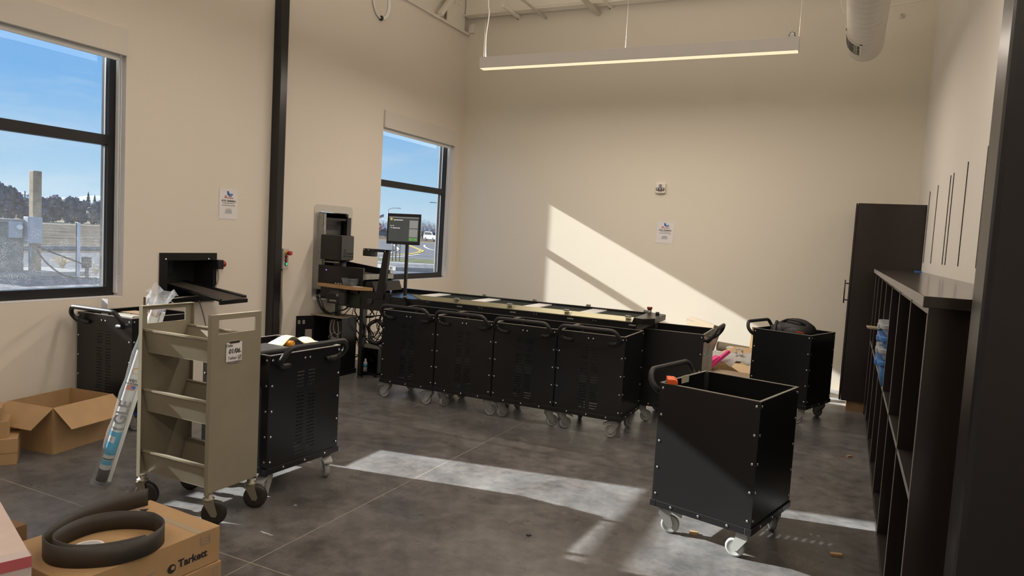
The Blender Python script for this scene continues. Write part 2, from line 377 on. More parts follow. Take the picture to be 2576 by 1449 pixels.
# ------------------------------------------------------------------ columns and overhead steel
t = MB().box(-.05, .05, -.05, .05, 0, ZC).build('steel_column', m_steelk, loc=(XL + .051, 5.37, 0), bevel=.008)
tag(t, 'slim black square steel column standing against the cream window wall', 'column')
t = MB().box(0, .25, 0, .2, 0, ZC).build('steel_column', m_steelk, loc=(.342, 2.3, 0), bevel=.018)
tag(t, 'wide black steel column in the right foreground beside the bookcase end', 'column')
t = thing('roof_beam', 'white steel beam under the ceiling along the back wall', 'beam', (0, 8.93, 4.66))
MB().box(-5.2, 5.9, -.075, .075, 0, .012).build('bottom_flange', m_steelw, t); MB().box(-5.2, 5.9, -.006, .006, .012, .30).build('web', m_steelw, t); MB().box(-5.2, 5.9, -.075, .075, .30, .312).build('top_flange', m_steelw, t)
t = thing('column_bracket', 'white bolted steel plate at the corner end of the roof beam', 'bracket', (XL + .03, 8.75, 4.48))
MB().box(-.015, .0, -.28, .20, 0, .75).build('plate', m_steelw, t)
for zz in (.30, .38, .52, .60):
    for yy in (-.1, 0.02): MB().lathe((0, yy, zz), (1, 0, 0), [(0, .02), (.014, .02), (.02, .012)], 8).build('bolt', m_steelw, t)
t = tag(MB().box(-.03, .03, -.5, .5, -.03, .03, Matrix.Rotation(math.radians(48), 4, 'X')).build('roof_brace', m_steelw, loc=(XL + .06, 8.57, 4.86)), 'white diagonal steel brace rising from the top of the window wall', 'brace')
t = tag(MB().box(0, .09, -.06, 0, 0, .12).build('corner_bracket', m_steelw, loc=(XL + .04, YB - .001, 4.47)), 'small square white bracket in the upper corner of the walls', 'bracket')
for x, z, r, y0, lab in ((-4.02, 4.60, .018, 3, 'thin white sprinkler pipe running to the back wall above the lamp cord'), (-3.26, 4.60, .034, 3, 'thick white sprinkler pipe ending at the back wall over the long lamp')):
    o = MB().tube([(0, y0 - 9, 0), (0, -.0, 0)], r, 10).build('sprinkler_pipe', m_steelw, loc=(x, 9.09, z)); tag(o, lab, 'pipe')
for x, z, lab in ((-4.42, 4.63, 'first short white joist stub under the roof beam from the corner'), (-3.08, 4.66, 'short white joist stub right of the thick sprinkler pipe'), (-1.75, 4.72, 'short white joist stub near the right end of the roof beam')):
    t = thing('joist_stub', lab, 'joist', (x, 9.09, z)); MB().box(-.02, .02, -.55, 0, -.015, .025).build('angle', m_steelw, t); MB().box(-.03, -.02, -.04, 0, -.02, .05).build('end_plate', m_cardd, t)
t = thing('cable_coil', 'coiled white cable hung high on the cream window wall', 'cable', (XL + .012, 7.0, 4.27))
c = MB()
for k in range(3):
    c.tube([(.006 * k, (.150 + .008 * k) * math.cos(a * 2 * PI / 28), (.185 + .008 * k) * math.sin(a * 2 * PI / 28), ) for a in range(28)], .009, 6, closed=True)
c.build('loops', m_shade2, t)
for a in (-1.57, .95): MB().sphere((.012, .163 * math.cos(a), .193 * math.sin(a)), .024, 8, 6, (1.2, 1, 1.3)).build('tie', m_bplas, t)

# ------------------------------------------------------------------ pendant lamps
m_lamp = mat('lamp_housing', (.74, .73, .73), .5); m_diff = mat('lamp_diffuser', (.12, .11, .09), .5, emit=(1.0, .85, .55), estr=.98)
def pendant(x0, x1, y, z, label, power, cord=True):
    L = x1 - x0; t = thing('linear_pendant_lamp', label, 'lamp', ((x0 + x1) / 2, y, z), group='added fill lamps out of view' if not cord else None)
    MB().box(-L / 2, L / 2, -.05, .05, .004, .122).build('housing', m_lamp, t, bevel=.002)
    MB().box(-L / 2 + .008, L / 2 - .008, -.040, .040, -.004, .003).build('diffuser', m_diff, t)
    for xx in (-L / 2 + .02, -.001, L / 2 - .01): MB().tube([(xx, 0, .12), (xx, 0, ZC - z)], .0011, 5).build('suspension_cable', m_alum, t)
    if cord:
        MB().tube(smooth_path([(-L / 2 + .045, 0, .12), (-L / 2 + .03, .01, .35), (-L / 2 + .06, 0, .6), (-L / 2 + .035, .01, .85), (-L / 2 + .05, 0, ZC - z)]), .006, 6).build('power_cord', m_shade2, t)
        MB().tube(smooth_path([(L / 2 - .09, 0, .12), (L / 2 - .095, 0, .15), (L / 2 - .075, 0, .175), (L / 2 - .05, 0, .165), (L / 2 - .045, 0, .13)]), .006, 6).build('cord_loop', m_bplas, t)
    for side, pw in ((-1, power * (.95 if cord else .55)), (1, power * (.30 if cord else 1.2))):
        ld = bpy.data.lights.new('lamp_glow', 'AREA'); ld.shape = 'RECTANGLE'; ld.size = L * .98; ld.size_y = .09; ld.energy = pw; ld.color = (1, .87, .75)
        lo = bpy.data.objects.new('lamp_glow', ld); COL.objects.link(lo); lo.parent = t; lo.location = (0, 0, -.02 if side < 0 else .13)
        lo.rotation_euler = (0, 0 if side < 0 else PI, 0)
    return t
LP = 58
pendant(-3.842, -.566, 7.0, 3.415, 'long white linear pendant lamp hanging before the back wall', LP * 1.1)
for x0, y in ((-4.0, 3.95), (-4.3, -.6), (-.6, -.6), (-.45, 3.95), (2.2, -.6), (2.2, 6.2)):  # added lamps out of view, placed and powered as fill light
    pendant(x0, x0 + 3.27, y, 3.42, 'added white linear pendant lamp out of view, giving the room fill light', LP * (.82 if y > 2 else .66), False)

# ------------------------------------------------------------------ duct, cable, sprinkler head
m_duct = mat('white_duct_paint', (.80, .77, .70), .45)
t = thing('air_duct', 'white round spiral air duct coming in under the ceiling at right', 'duct', (-.03, 8.25, 3.775))
d = MB(); n = 28
prof = []; yy = -7.0
while yy < 0: prof += [(yy, .168), (yy + .118, .168), (yy + .122, .1715), (yy + .134, .1715), (yy + .138, .168)]; yy += .14
prof = [p for p in prof if p[0] <= 0] + [(0, .168), (.004, .172), (.02, .172), (.024, .16)]
d.lathe((0, 0, 0), (0, 1, 0), prof, 32); d.build('duct_tube', m_duct, t)
def on_duct(ang, y, r=.170): return V3(r * math.cos(ang), y, r * math.sin(ang))
g = MB(); a0, a1 = math.radians(180), math.radians(262); ns = 10
for k in range(ns):
    b0, b1 = a0 + (a1 - a0) * k / ns, a0 + (a1 - a0) * (k + 1) / ns
    for y0, y1 in ((-.62, -.58), (-.24, -.20)): g.prism([on_duct(b0, y0), on_duct(b1, y0), on_duct(b1, y1), on_duct(b0, y1)], (on_duct((b0 + b1) / 2, 0, .008)))
for b in (a0, a1 - .12): g.prism([on_duct(b, -.62), on_duct(b + .12, -.62), on_duct(b + .12, -.2), on_duct(b, -.2)], on_duct(b + .06, 0, .008))
g.build('grille_frame', m_duct, t)
g = MB(); g.prism([on_duct(a0 + .12, -.58, .172), on_duct((a0 + a1) / 2, -.58, .1735), on_duct(a1 - .12, -.58, .172), on_duct(a1 - .12, -.24, .172), on_duct((a0 + a1) / 2, -.24, .1735), on_duct(a0 + .12, -.24, .172)], (0, 0, -.001)); g.build('grille_opening', m_dplas, t)
for k in range(11):
    b = a0 + .14 + (a1 - a0 - .28) * k / 10; MB().prism([on_duct(b, -.58, .172), on_duct(b + .03, -.58, .172), on_duct(b + .03, -.24, .172), on_duct(b, -.24, .172)], on_duct(b, 0, .006)).build('grille_blade', m_galv, t)
o = MB().tube(smooth_path([(-.40, 0, .75), (-.36, 0, .25), (-.30, 0, .09), (-.15, 0, .08), (.1, .0, .13), (.45, 0, .17), (.85, 0, .20), (1.1, 0, .36), (1.15, 0, .7)]), .008, 6).build('ceiling_cable', m_steelw, loc=(.05, 8.6, 4.12))
tag(o, 'loose white cable looping behind the round air duct', 'cable')
t = thing('fire_sprinkler', 'small sidewall sprinkler on the back wall right of the duct', 'sprinkler', (.31, YB - .001, 4.29)); MB().lathe((0, 0, 0), (0, -1, 0), [(0, .03), (.008, .028), (.010, .012)], 14).build('escutcheon', m_steelw, t); MB().lathe((0, -.01, 0), (0, -1, 0), [(0, .010), (.03, .010), (.034, .016), (.036, .016)], 12).build('nozzle', m_galv, t)

# ================================================================== shared notices, alarm
def notice(loc, U, Wv, label, tilt=0):
    """printed letter-size notice on a wall; U right, Wv up"""
    U, Wv = Vector(U), Vector(Wv); Nn = U.cross(Wv); q = Matrix.Rotation(tilt, 3, Nn); U, Wv = q @ U, q @ Wv
    t = thing('notice_sheet', label, 'notice', loc); w, h = .108, .140
    s = MB(); rows = [(-h, .0015), (-h * .3, .002), (h * .8, .0015), (h, .003)]
    vv = []
    for v, d in rows: vv += [U * -w + Wv * v + Nn * (d + .0006), U * 0 + Wv * v + Nn * d, U * w + Wv * v + Nn * (d + .0008)]
    b = s.add(vv)
    for r in range(3):
        for k in range(2): a = b + r * 3 + k; s.face([a, a + 1, a + 4, a + 3])
    o = s.build('sheet', m_paper, t); sol = o.modifiers.new('thick', 'SOLIDIFY'); sol.thickness = .0006
    O = Nn * .0032
    lg = MB(); poly(lg, O, U, Wv, [(-.016, .083), (.006, .083), (.006, .093), (-.004, .122), (-.020, .117)]); lg.build('logo_brush', m_blue, t)
    lr = MB(); poly(lr, O, U, Wv, [(-.052, .066), (-.022, .066), (-.030, .078), (-.040, .074)]); lr.build('logo_roof', m_red, t)
    text('logo_letters', 'RP', .042, m_blue, t, O + U * .022 + Wv * .081, U, Wv, .001, bold=.001)
    bb = MB(); decal(bb, O, U, Wv, [(-.05, .055, .055, .060)]); bb.build('logo_line', m_red, t)
    text('heading', 'ATTN:  TRADESMAN', .0175, m_ink, t, O + Wv * .030, U, Wv, .001, bold=.0003)
    decal(bb2 := MB(), O, U, Wv, [(-.082, .021, .085, .0225)]); bb2.build('heading_rule', m_ink, t)
    text('text_line', 'Work complete in this area!', .0115, m_ink, t, O + Wv * .008, U, Wv, .001)
    text('text_line', 'Any damage will be back charged', .0115, m_ink, t, O + Wv * -.012, U, Wv, .001)
    gl = MB(); decal(gl, O, U, Wv, [(-.024, -.047, .03, -.044), (-.036, -.057, .04, -.054), (-.04, -.066, .036, -.063), (-.036, -.075, .038, -.072), (-.042, -.084, .042, -.081)]); gl.build('small_print', m_inkg, t)
    return t
notice((XL + .001, 4.815, 1.741), (0, 1, 0), Z_, 'white printed notice taped to the window wall above the return chute')
notice((-2.168, YB - .001, 1.752), X_, Z_, 'white printed notice on the back wall below the fire strobe', math.radians(-1.5))
m_strobe = mat('white_alarm_plastic', (.80, .77, .70), .4)
t = thing('fire_alarm_strobe', 'small white fire alarm strobe on the back wall above the notice', 'fire alarm', (-2.258, YB - .001, 2.315))
MB().prism([(-.065, 0, -.05), (-.05, 0, -.062), (0, 0, -.068), (.05, 0, -.062), (.065, 0, -.05), (.062, 0, .062), (-.062, 0, .062)], (0, -.045, 0)).build('housing', m_strobe, t, bevel=.006)
MB().prism([(-.052, -.045, -.028), (.052, -.045, -.028), (.055, -.045, .006), (-.055, -.045, .006)], (0, -.018, 0)).build('strobe_lens', mat('strobe_reflector', (.16, .15, .15), .12, .6), t, bevel=.004)
for xx in (-.035, 0, .035): MB().box(xx - .009, xx + .009, -.066, -.062, -.022, 0).build('lens_facet', m_bolt, t)
MB().lathe((-.002, -.045, .030), (0, -1, 0), [(0, .022), (.003, .022)], 16).build('horn_grille', m_inkg, t)
text('lettering', 'FIRE', .028, m_red, t, (0, -.046, -.045), X_, Z_)

# ================================================================== book return chute on window wall
t = thing('book_return_chute', 'black metal book return chute set into the window wall', 'book return', (XL, 4.395, 1.06))
rects_plate(MB(), (.012, 0, 0), Y_, Z_, -.30, .295, -.215, .225, [(-.225, .255, -.165, .160)], .011).build('wall_plate', m_black, t)
b = MB(); b.box(-.24, 0, -.229, -.225, -.165, .165).box(-.24, 0, .255, .259, -.165, .165).box(-.24, 0, -.225, .255, .160, .164).box(-.24, 0, -.225, .255, -.166, -.162).box(-.244, -.24, -.229, .259, -.166, .166)
b.build('throat', m_blacki, t)
MB().box(-.236, -.230, -.13, .02, .03, .14).build('flap', m_dplas, t)
# belt tray pokes out, sloping down into the room
A, B = V3(-.22, -.08, -.075), V3(-.22, .14, -.06); C, D = V3(.40, .00, -.175), V3(.40, .28, -.155)
m_belt = mat('grey_brown_belt', (.070, .060, .053), .6)
MB().prism([A, C, D, B], (0, 0, .006)).build('belt_tray', m_belt, t)
for P, Q in ((A, C), (B, D)): MB().tube([P + V3(0, 0, .012), Q + V3(0, 0, .012)], .014, 8).build('tray_rail', m_black, t)
MB().box(.385, .41, -.01, .29, -.200, -.165, Matrix.Rotation(.02, 4, 'X')).build('tray_end', m_black, t)
for yy, zz in ((-.245, .17), (.20, .17), (-.245, -.17), (.25, -.175)): MB().lathe((.012, yy, zz), (1, 0, 0), [(0, .010), (.006, .010), (.010, .005)], 10).build('bolt', m_bolt, t)
MB().box(.012, .075, .255, .32, .08, .165).build('sensor_housing', m_bplas, t, bevel=.006); MB().lathe((.045, .32, .125), (0, 1, 0), [(0, .026), (.03, .028), (.034, .024)], 16).build('red_button', mat('red_lamp_plastic', (.35, .02, .02), .3), t)
MB().tube(smooth_path([(.03, .29, .08), (.03, .30, -.02), (.02, .27, -.10), (.02, .23, -.13)]), .006, 6).build('sensor_cable', m_cableg, t)
MB().tube([(.03, -.24, -.17), (.05, .1, -.150)], .006, 6).build('support_rod', m_galv, t)
MB().tube([(.03, -.225, -.175), (.06, -.15, -.24)], .006, 6).build('support_rod', m_galv, t)
o = MB().tube(smooth_path([(.0, 0, 0), (.02, .03, -.12), (.01, .10, -.30), (0, .22, -.5), (0, .25, -.85)]), .006, 6).build('hanging_cable', m_cableg, loc=(XL + .05, 4.47, .86)); tag(o, 'thin grey cable hanging down the wall below the return chute', 'cable')

# ================================================================== control box by column
t = thing('control_box', 'grey push-button control box on the wall beside the slim column', 'control box', (XL, 5.50, 1.23))
MB().box(0, .075, -.035, .045, -.105, .105).build('housing', mat('grey_switch_box', (.50, .47, .42), .5), t, bevel=.006)
MB().lathe((.075, .005, .062), (1, 0, 0), [(0, .020), (.02, .020)], 14).build('yellow_collar', mat('yellow_plastic', (.75, .45, .03), .4), t)
MB().lathe((.095, .005, .062), (1, 0, 0), [(0, .012), (.012, .022), (.045, .022), (.052, .016)], 14).build('emergency_stop', mat('red_plastic', (.45, .03, .02), .35), t)
m_led = mat('green_led', (.02, .3, .15), .3, emit=(.05, .75, .4), estr=.7)
for zz, mm in ((.020, m_red), (-.015, m_red), (-.05, m_led)):
    MB().lathe((.075, .005, zz), (1, 0, 0), [(0, .017), (.008, .017)], 14).build('button_ring', m_bplas, t); MB().lathe((.083, .005, zz), (1, 0, 0), [(0, .012), (.006, .011)], 12).build('push_button', mm, t)
MB().tube(smooth_path([(.03, -.005, -.105), (.03, .0, -.35), (.03, .015, -.55), (.03, .0, -.8), (.03, 0, -1.22)]), .013, 8).build('conduit', m_cableg, t)

# ================================================================== black return carts
CW, CL, CZ0, CZ1 = .29, .28, .155, .84
def hole_panel():
    """front sheet with rows of small ventilation holes"""
    us = [-CW]; hu = []
    def addh(lst, a, b): lst += [a, b]
    for c0 in (-.046, .046):
        for k in range(-3, 4): x = c0 + k * .0115; us += [x - .0036, x + .0036]; hu.append((x, abs(k), c0))
    us.append(CW); vs = [CZ0 + .02]; hv = []
    for r in range(24): z = .225 + r * .0215; vs += [z - .0032, z + .0032]; hv.append(z)
    vs.append(CZ1)
    def hole(i, j):
        if i % 2 == 0 or j % 2 == 0: return False
        k = hu[(i - 1) // 2]; r = (j - 1) // 2
        if k[1] == 3: return r in (1, 2, 3) and (k[0] - k[2]) * k[2] > 0
        return not (r in (18,))
    return MB().plate((0, -CL, 0), X_, Z_, us, vs, hole, .004)
def fork_mesh():
    m = MB(); m.lathe((0, 0, .152), (0, 0, -1), [(0, .030), (.010, .030), (.016, .024)], 14)
    for s in (-1, 1):
        y = s * .021
        m.prism([(-.030, y - .004, .138), (.026, y - .004, .138), (.030, y - .004, .11), (-.018, y - .004, .04), (-.036, y - .004, .034), (-.052, y - .004, .045), (-.048, y - .004, .07), (-.034, y - .004, .105)], (0, .008, 0))
    m.prism([(-.034, -.022, .128), (.026, -.022, .128), (.026, -.022, .138), (-.030, -.022, .138)], (0, .044, 0)); return m
def wheel_mesh(): return MB().lathe((-.036, -.016, .05), (0, 1, 0), [(.0015, .012), (.0015, .035), (0, .037), (0, .044), (.006, .05), (.026, .05), (.032, .044), (.032, .037), (.0305, .035), (.0305, .012)], 28)
FORK = fork_mesh(); WHEEL = wheel_mesh()
def handle_path():
    h = [(-.165, -.298, .775), (-.215, -.302, .775), (-.252, -.318, .79), (-.262, -.352, .835), (-.225, -.372, .892), (.225, -.372, .892), (.262, -.352, .835), (.252, -.318, .79), (.215, -.302, .775), (.165, -.298, .775)]
    return fillet(h, .035, 4)
def make_cart(label, platform=None):
    t = thing('book_return_cart', label, 'cart')
    hole_panel().build('vented_panel', m_black, t)
    MB().box(-CW, CW, CL - .004, CL, CZ0 + .02, CZ1).build('back_panel', m_black, t)
    for s in (-1, 1): MB().box(s * CW - (.004 if s > 0 else 0), s * CW + (.004 if s < 0 else 0), -CL + .004, CL - .004, CZ0 + .02, CZ1).build('side_panel', m_black, t)
    r = MB(); w = .013
    r.box(-CW, CW, -CL, -CL + w, CZ1, CZ1 + .004).box(-CW, CW, CL - w, CL, CZ1, CZ1 + .004).box(-CW, -CW + w, -CL + w, CL - w, CZ1, CZ1 + .004).box(CW - w, CW, -CL + w, CL - w, CZ1, CZ1 + .004)
    r.build('top_rim', m_rim, t)
    b = MB(); e = .008
    b.box(-CW - e, CW + e, -CL - e, -CL + .03, CZ0 - .004, CZ0 + .032).box(-CW - e, CW + e, CL - .03, CL + e, CZ0 - .004, CZ0 + .032).box(-CW - e, -CW + .03, -CL + .03, CL - .03, CZ0 - .004, CZ0 + .032).box(CW - .03, CW + e, -CL + .03, CL - .03, CZ0 - .004, CZ0 + .032)
    b.build('base_rail', m_black, t, bevel=.003)
    for sx in (-1, 1):
        for sy in (-1, 1): MB().box(sx * (CW - .018) - .012, sx * (CW - .018) + .012, sy * (CL - .018) - .012, sy * (CL - .018) + .012, CZ0 + .03, CZ1 - .002).build('corner_post', m_dplas, t)
    MB().tube(handle_path(), .0165, 10).build('push_handle', m_rub, t)
    for s in (-1, 1): MB().box(s * .172 - .024, s * .172 + .024, -.312, -CL, .762, .788).build('handle_bracket', m_rub, t, bevel=.011)
    if platform: MB().box(-CW + .03, CW - .03, -CL + .03, CL - .03, platform - .02, platform).build('spring_platform', m_dplas, t)
    bolt = None
    def bolts(P, ax):
        nonlocal bolt
        if bolt is None:
            bolt = MB().lathe((0, 0, 0), (0, 0, 1), [(0, .0075), (.003, .007), (.0048, .004)], 10).build('bolt', m_bolt, t)
            o = bolt
        else: o = bolt.copy(); COL.objects.link(o); o.parent = t
        o.location = P; o.rotation_euler = Vector(ax).to_track_quat('Z', 'Y').to_euler()
    for k in range(5):
        z = .815 - k * .148
        for s in (-1, 1):
            bolts((s * (CW - .02), -CL - .004, z), (0, -1, 0)); bolts((s * (CW - .02), CL, z), (0, 1, 0))
            for q in (-1, 1): bolts((s * CW, q * (CL - .02), z), (s, 0, 0))
    for x in (-.02, .02): bolts((x, -CL - .004, .80), (0, -1, 0))
    for x in (-.17, 0, .17): bolts((x, -CL - .008, CZ0 + .016), (0, -1, 0)); bolts((x, CL + .008, CZ0 + .016), (0, 1, 0))
    for y in (-.16, 0, .16):
        for s in (-1, 1): bolts((s * (CW + .008), y, CZ0 + .016), (s, 0, 0))
    for i, (x, y, a) in enumerate(((-.235, -.225, 20), (.235, -.225, -15), (-.235, .225, 60), (.235, .225, 110))):
        f = FORK.build('caster_fork', m_gcast, t, (x, y, 0), (0, 0, math.radians(a))); WHEEL.build('caster_wheel', m_gcast2, f)
        if i < 2: MB().prism([(-.098, -.028, .100), (-.045, -.030, .128), (.026, -.030, .136), (.026, .030, .136), (-.045, .030, .128), (-.098, .028, .100)], (0, 0, .013)).build('brake_pedal', m_gcast, f, bevel=.003)
    return t
def cast_angles(t, angs):
    for f, a in zip([k for k in kids(t) if k.name.startswith('caster_fork')], angs): f.rotation_euler = (0, 0, math.radians(a))
GR = 'black return carts lined up along the sorting machine'
cart0 = make_cart('black metal book cart with plain sides and orange clip, alone in the sunlit foreground')
cart0.location = (-.534, 4.037, 0); cart0.rotation_euler = (0, 0, math.radians(-104.2)); cast_angles(cart0, (-60, -70, 40, 95))
ROWY = 5.715
cw = make_cart('black vented cart at the monitor end of the row, nearest the computer cabinet', .42); cw['group'] = GR; cw.location = (-3.607, ROWY, 0); cast_angles(cw, (0, 0, 70, 50))
for k, lab in ((1, 'black vented cart second from the monitor end of the row'), (2, 'black vented cart third from the monitor end, its neighbour stands at the row end'), (3, 'black vented cart at the free end of the row, its right side exposed')):
    c = dup(cw, (-3.607 + .589 * k, ROWY + .004 * k, 0), 0, lab); cast_angles(c, ((250, 215, 60, 100), (240, 225, 80, 30), (225, 10, 120, 75))[k - 1])
c5 = dup(cw, (-1.352, 6.46, 0), math.radians(91), 'black cart turned sideways behind the row end with its handle at right'); del c5['group']; cast_angles(c5, (40, 200, 100, 60))
c6 = dup(cw, (-.415, 7.34, 0), math.radians(-109), 'black cart in front of the back wall with a black backpack on top'); del c6['group']; cast_angles(c6, (30, 40, 70, 110))
lc = dup(cw, (-4.938, 3.672, 0), math.radians(2.5), 'black vented cart standing under the return chute by the window wall'); del lc['group']; cast_angles(lc, (30, 200, 0, 90))
bk = dup(cw, (-3.165, 3.29, 0), math.radians(86.9), 'black vented cart holding a toolbox right behind the putty book truck'); del bk['group']; cast_angles(bk, (20, 60, 0, 120))
# raised platforms where things lie on top
for c, z in ((c6, .70), (lc, .70), (bk, .60)):
    for k in kids(c):
        if k.name.startswith('spring_platform'): k.location.z = z - .42
# orange clip and paper tag on the near cart
def at(root, x, y, z):
    a = root.rotation_euler.z; return V3(root.location.x + x * math.cos(a) - y * math.sin(a), root.location.y + x * math.sin(a) + y * math.cos(a), z)
o = MB().prism([(-.028, -.055, 0), (.028, -.055, 0), (.028, -.055, .02), (.012, -.055, .028), (-.028, -.055, .028)], (0, .11, 0)).build('spring_clip', m_orange, loc=at(cart0, .262, -.225, CZ1 + .006), rot=(0, 0, math.radians(17)), bevel=.004)
tag(o, 'orange plastic clip lying on the top rim of the foreground cart', 'clip')
o = MB().box(-.002, .002, -.045, .045, -.03, .012).build('paper_tag', mat('yellowed_paper', (.50, .46, .36), .8), loc=at(cart0, .02, -CL + .018, CZ1), rot=(0, 0, math.radians(-104.2 + 90))); tag(o, 'pale paper tag folded over the handle-side rim of the foreground cart', 'tag')

pd = [f for f in kids(lc) if f.name.startswith('caster_fork')][1]
for q in kids(pd):
    if q.name.startswith('brake_pedal'): q.data = q.data.copy(); q.data.materials[0] = mat('blue_plastic', (.02, .10, .50), .4); q['label'] = 'blue brake pedal'
# things on the cart behind the truck
t = thing('toolbox', 'black plastic tool case lying across the cart behind the book truck', 'tool case', at(bk, -.20, -.10, .800), math.radians(-4))
MB().box(-.12, .10, -.16, .15, .030, .058).build('lid', m_dplas, t, bevel=.010); MB().box(-.12, .10, -.16, .15, -.03, .028).build('base', m_bplas, t, bevel=.01)
MB().box(-.02, .06, -.182, -.170, -.002, .026).build('carry_handle', m_dplas, t, bevel=.004)
for x in (-.10, .075): MB().box(x - .018, x + .018, -.178, -.170, .012, .052).build('latch', m_galv, t, bevel=.003)
c = MB(); g = 9; vv = []
pk = [[.02, .05, .09, .12, .10, .05, .03, .05, .02], [.02, .07, .13, .14, .09, .05, .05, .09, .03], [.0, .05, .11, .11, .07, .03, .06, .10, .05], [.0, .02, .05, .06, .04, .02, .03, .06, .03]]
for j in range(4):
    for i in range(g): vv.append((-.19 + .045 * i + random.uniform(-.012, .012), -.075 + .05 * j, pk[j][i] * .72 + random.uniform(-.022, .022)))
b = c.add(vv)
for j in range(3):
    for i in range(g - 1): a = b + j * g + i; c.face([a, a + 1, a + 1 + g, a + g], True)
o = c.build('rag', m_cloth, loc=at(bk, .13, -.03, .818), rot=(0, 0, math.radians(80))); sol = o.modifiers.new('thick', 'SOLIDIFY'); sol.thickness = .004; ss = o.modifiers.new('smooth', 'SUBSURF'); ss.levels = ss.render_levels = 1
tag(o, 'crumpled cream cloth bundle on the cart behind the book truck', 'cloth')
o = MB().lathe((0, 0, 0), (1, 0, 0), [(0, .02), (.03, .022), (.05, .018)], 14).build('tape_roll', mat('orange_tape', (.85, .35, .03), .5), loc=at(bk, .03, -.07, .855), rot=(0, 0, .3)); tag(o, 'orange roll tucked under the cream cloth', 'tape')

o = MB().prism([(-.16, 0, 0), (.16, 0, 0), (.17, .05, .15), (-.15, .06, .16)], (0, .012, .004)).build('paper_sheet', m_paper, loc=at(bk, 0, -.255, .602), rot=(0, 0, math.radians(86.9))); tag(o, 'white paper glimpsed through the top vent holes of the cart behind the truck', 'paper')
# things on the cart under the chute
t = thing('storage_tray', 'grey plastic tray with open brown lid inside the cart under the chute', 'tray', at(lc, .02, -.05, .715), 0)
MB().box(-.13, .13, -.10, .10, 0, .12).build('tub', m_cableg, t, bevel=.01); MB().box(-.13, .13, -.02, .10, .123, .127).build('lid', m_cardd, t)
MB().box(-.002, .002, -.03, .03, .11, .126).build('hinge', m_cardd, t)
o = MB().box(-.036, .036, -.002, .002, 0, .215).build('tag_card', m_paper, loc=at(lc, -.235, -.10, .715)); tag(o, 'white card tag standing above the cart rim under the window', 'tag')
o = MB().box(-.034, .034, -.002, .002, 0, .225).build('tag_card', m_cardd, loc=at(lc, -.05, .12, .72)); tag(o, 'small brown card tag above the cart under the chute', 'tag')
t = thing('paper_cup', 'white paper cup with lid inside the cart under the chute', 'cup', at(lc, .225, -.06, .715)); MB().lathe((0, 0, 0), (0, 0, 1), [(0, .026), (.10, .036)], 18).build('cup_body', m_paper, t); MB().lathe((0, 0, .10), (0, 0, 1), [(0, .039), (.008, .039), (.012, .032), (.018, .030)], 18).build('cup_lid', m_shade2, t)

# backpack
t = thing('backpack', 'black backpack with red zip pull lying on the cart by the back wall', 'backpack', at(c6, .02, .02, .715), math.radians(-12))
b = MB(); b.sphere((0, 0, .12), .17, 18, 12, (1.15, .85, .72), .03); b.sphere((-.12, -.03, .10), .11, 14, 10, (1, .9, .9), .04); b.build('main_bag', m_bag, t)
b = MB(); b.sphere((.02, -.09, .10), .11, 14, 10, (1.15, .7, .75), .03); b.build('front_pocket', m_bag, t)
MB().tube(smooth_path([(-.12, -.05, .20), (-.05, -.10, .235), (.05, -.11, .225), (.12, -.06, .18)]), .010, 6).build('carry_strap', m_rub, t)
MB().tube(smooth_path([(-.17, -.05, .20), (-.16, -.14, .12), (-.13, -.16, .04)]), .016, 6).build('shoulder_strap', m_bag, t)
MB().box(.05, .12, -.180, -.172, .125, .137).build('zip_pull', m_red, t)

# ================================================================== putty book truck
t = thing('book_truck', 'putty coloured steel book truck with three shelves and a dated label', 'book truck', (-3.165, 2.735, 0))
EX = .275; HY = .165
def end_panel(s):
    m = MB(); x = s * EX
    rects_plate(m, (x, 0, 0), Y_ * s, Z_, -HY, HY, .175, 1.103, [(-HY + .042, HY - .042, 1.006, 1.080)], .008)
    for q in (-1, 1): m.box(min(x, x - s * .028), max(x, x - s * .028), min(q * HY, q * (HY + .003)), max(q * HY, q * (HY + .003)), .160, 1.1032)
    m.box(min(x, x - s * .028), max(x, x - s * .028), -HY - .003, HY + .003, 1.1032, 1.107); return m
for s in (-1, 1): end_panel(s).build('end_panel', m_tan, t)
for z in (.975, .647, .305):
    m = MB(); a, b = -EX + .009, EX - .009
    for q in (-1, 1):
        y0, y1 = q * .150, q * .120
        m.prism([(a, y0, z), (a, y0 - q * .004, z), (a, y1 - q * .004, z - .125), (a, y1, z - .125)], (b - a, 0, 0))
        m.prism([(a, y0 + q * .006, z - .004), (a, y0 + q * .006, z + .006), (a, y0 - q * .014, z + .006), (a, y0 - q * .014, z - .002)], (b - a, 0, 0))
    m.box(a, b, -.120, .120, z - .128, z - .124); m.build('shelf', m_tan, t)
m_btyre = mat('brown_black_tyre', (.022, .018, .016), .5)
for i, (sx, sy, a) in enumerate(((-1, -1, 200), (1, -1, 225), (1, 1, 215), (-1, 1, 190))):
    f = MB(); f.lathe((0, 0, .165), (0, 0, -1), [(0, .020), (.02, .020), (.022, .03), (.036, .03), (.040, .022)], 16)
    for s in (-1, 1): f.prism([(-.026, s * .026 - .0025, .128), (.028, s * .026 - .0025, .128), (-.014, s * .026 - .0025, .05), (-.036, s * .026 - .0025, .045), (-.044, s * .026 - .0025, .06)], (0, .005, 0))
    f.box(-.026, .028, -.028, .028, .124, .130)
    fo = f.build('caster_fork', mat('putty_caster_steel', (.26, .235, .18), .4, .5), t, (sx * (EX - .02), sy * (HY - .022), 0), (0, 0, math.radians(a)))
    MB().lathe((-.028, -.018, .0635), (0, 1, 0), [(0, .040), (.002, .058), (.006, .0635), (.03, .0635), (.034, .058), (.036, .040)], 28).build('caster_wheel', m_btyre, fo)
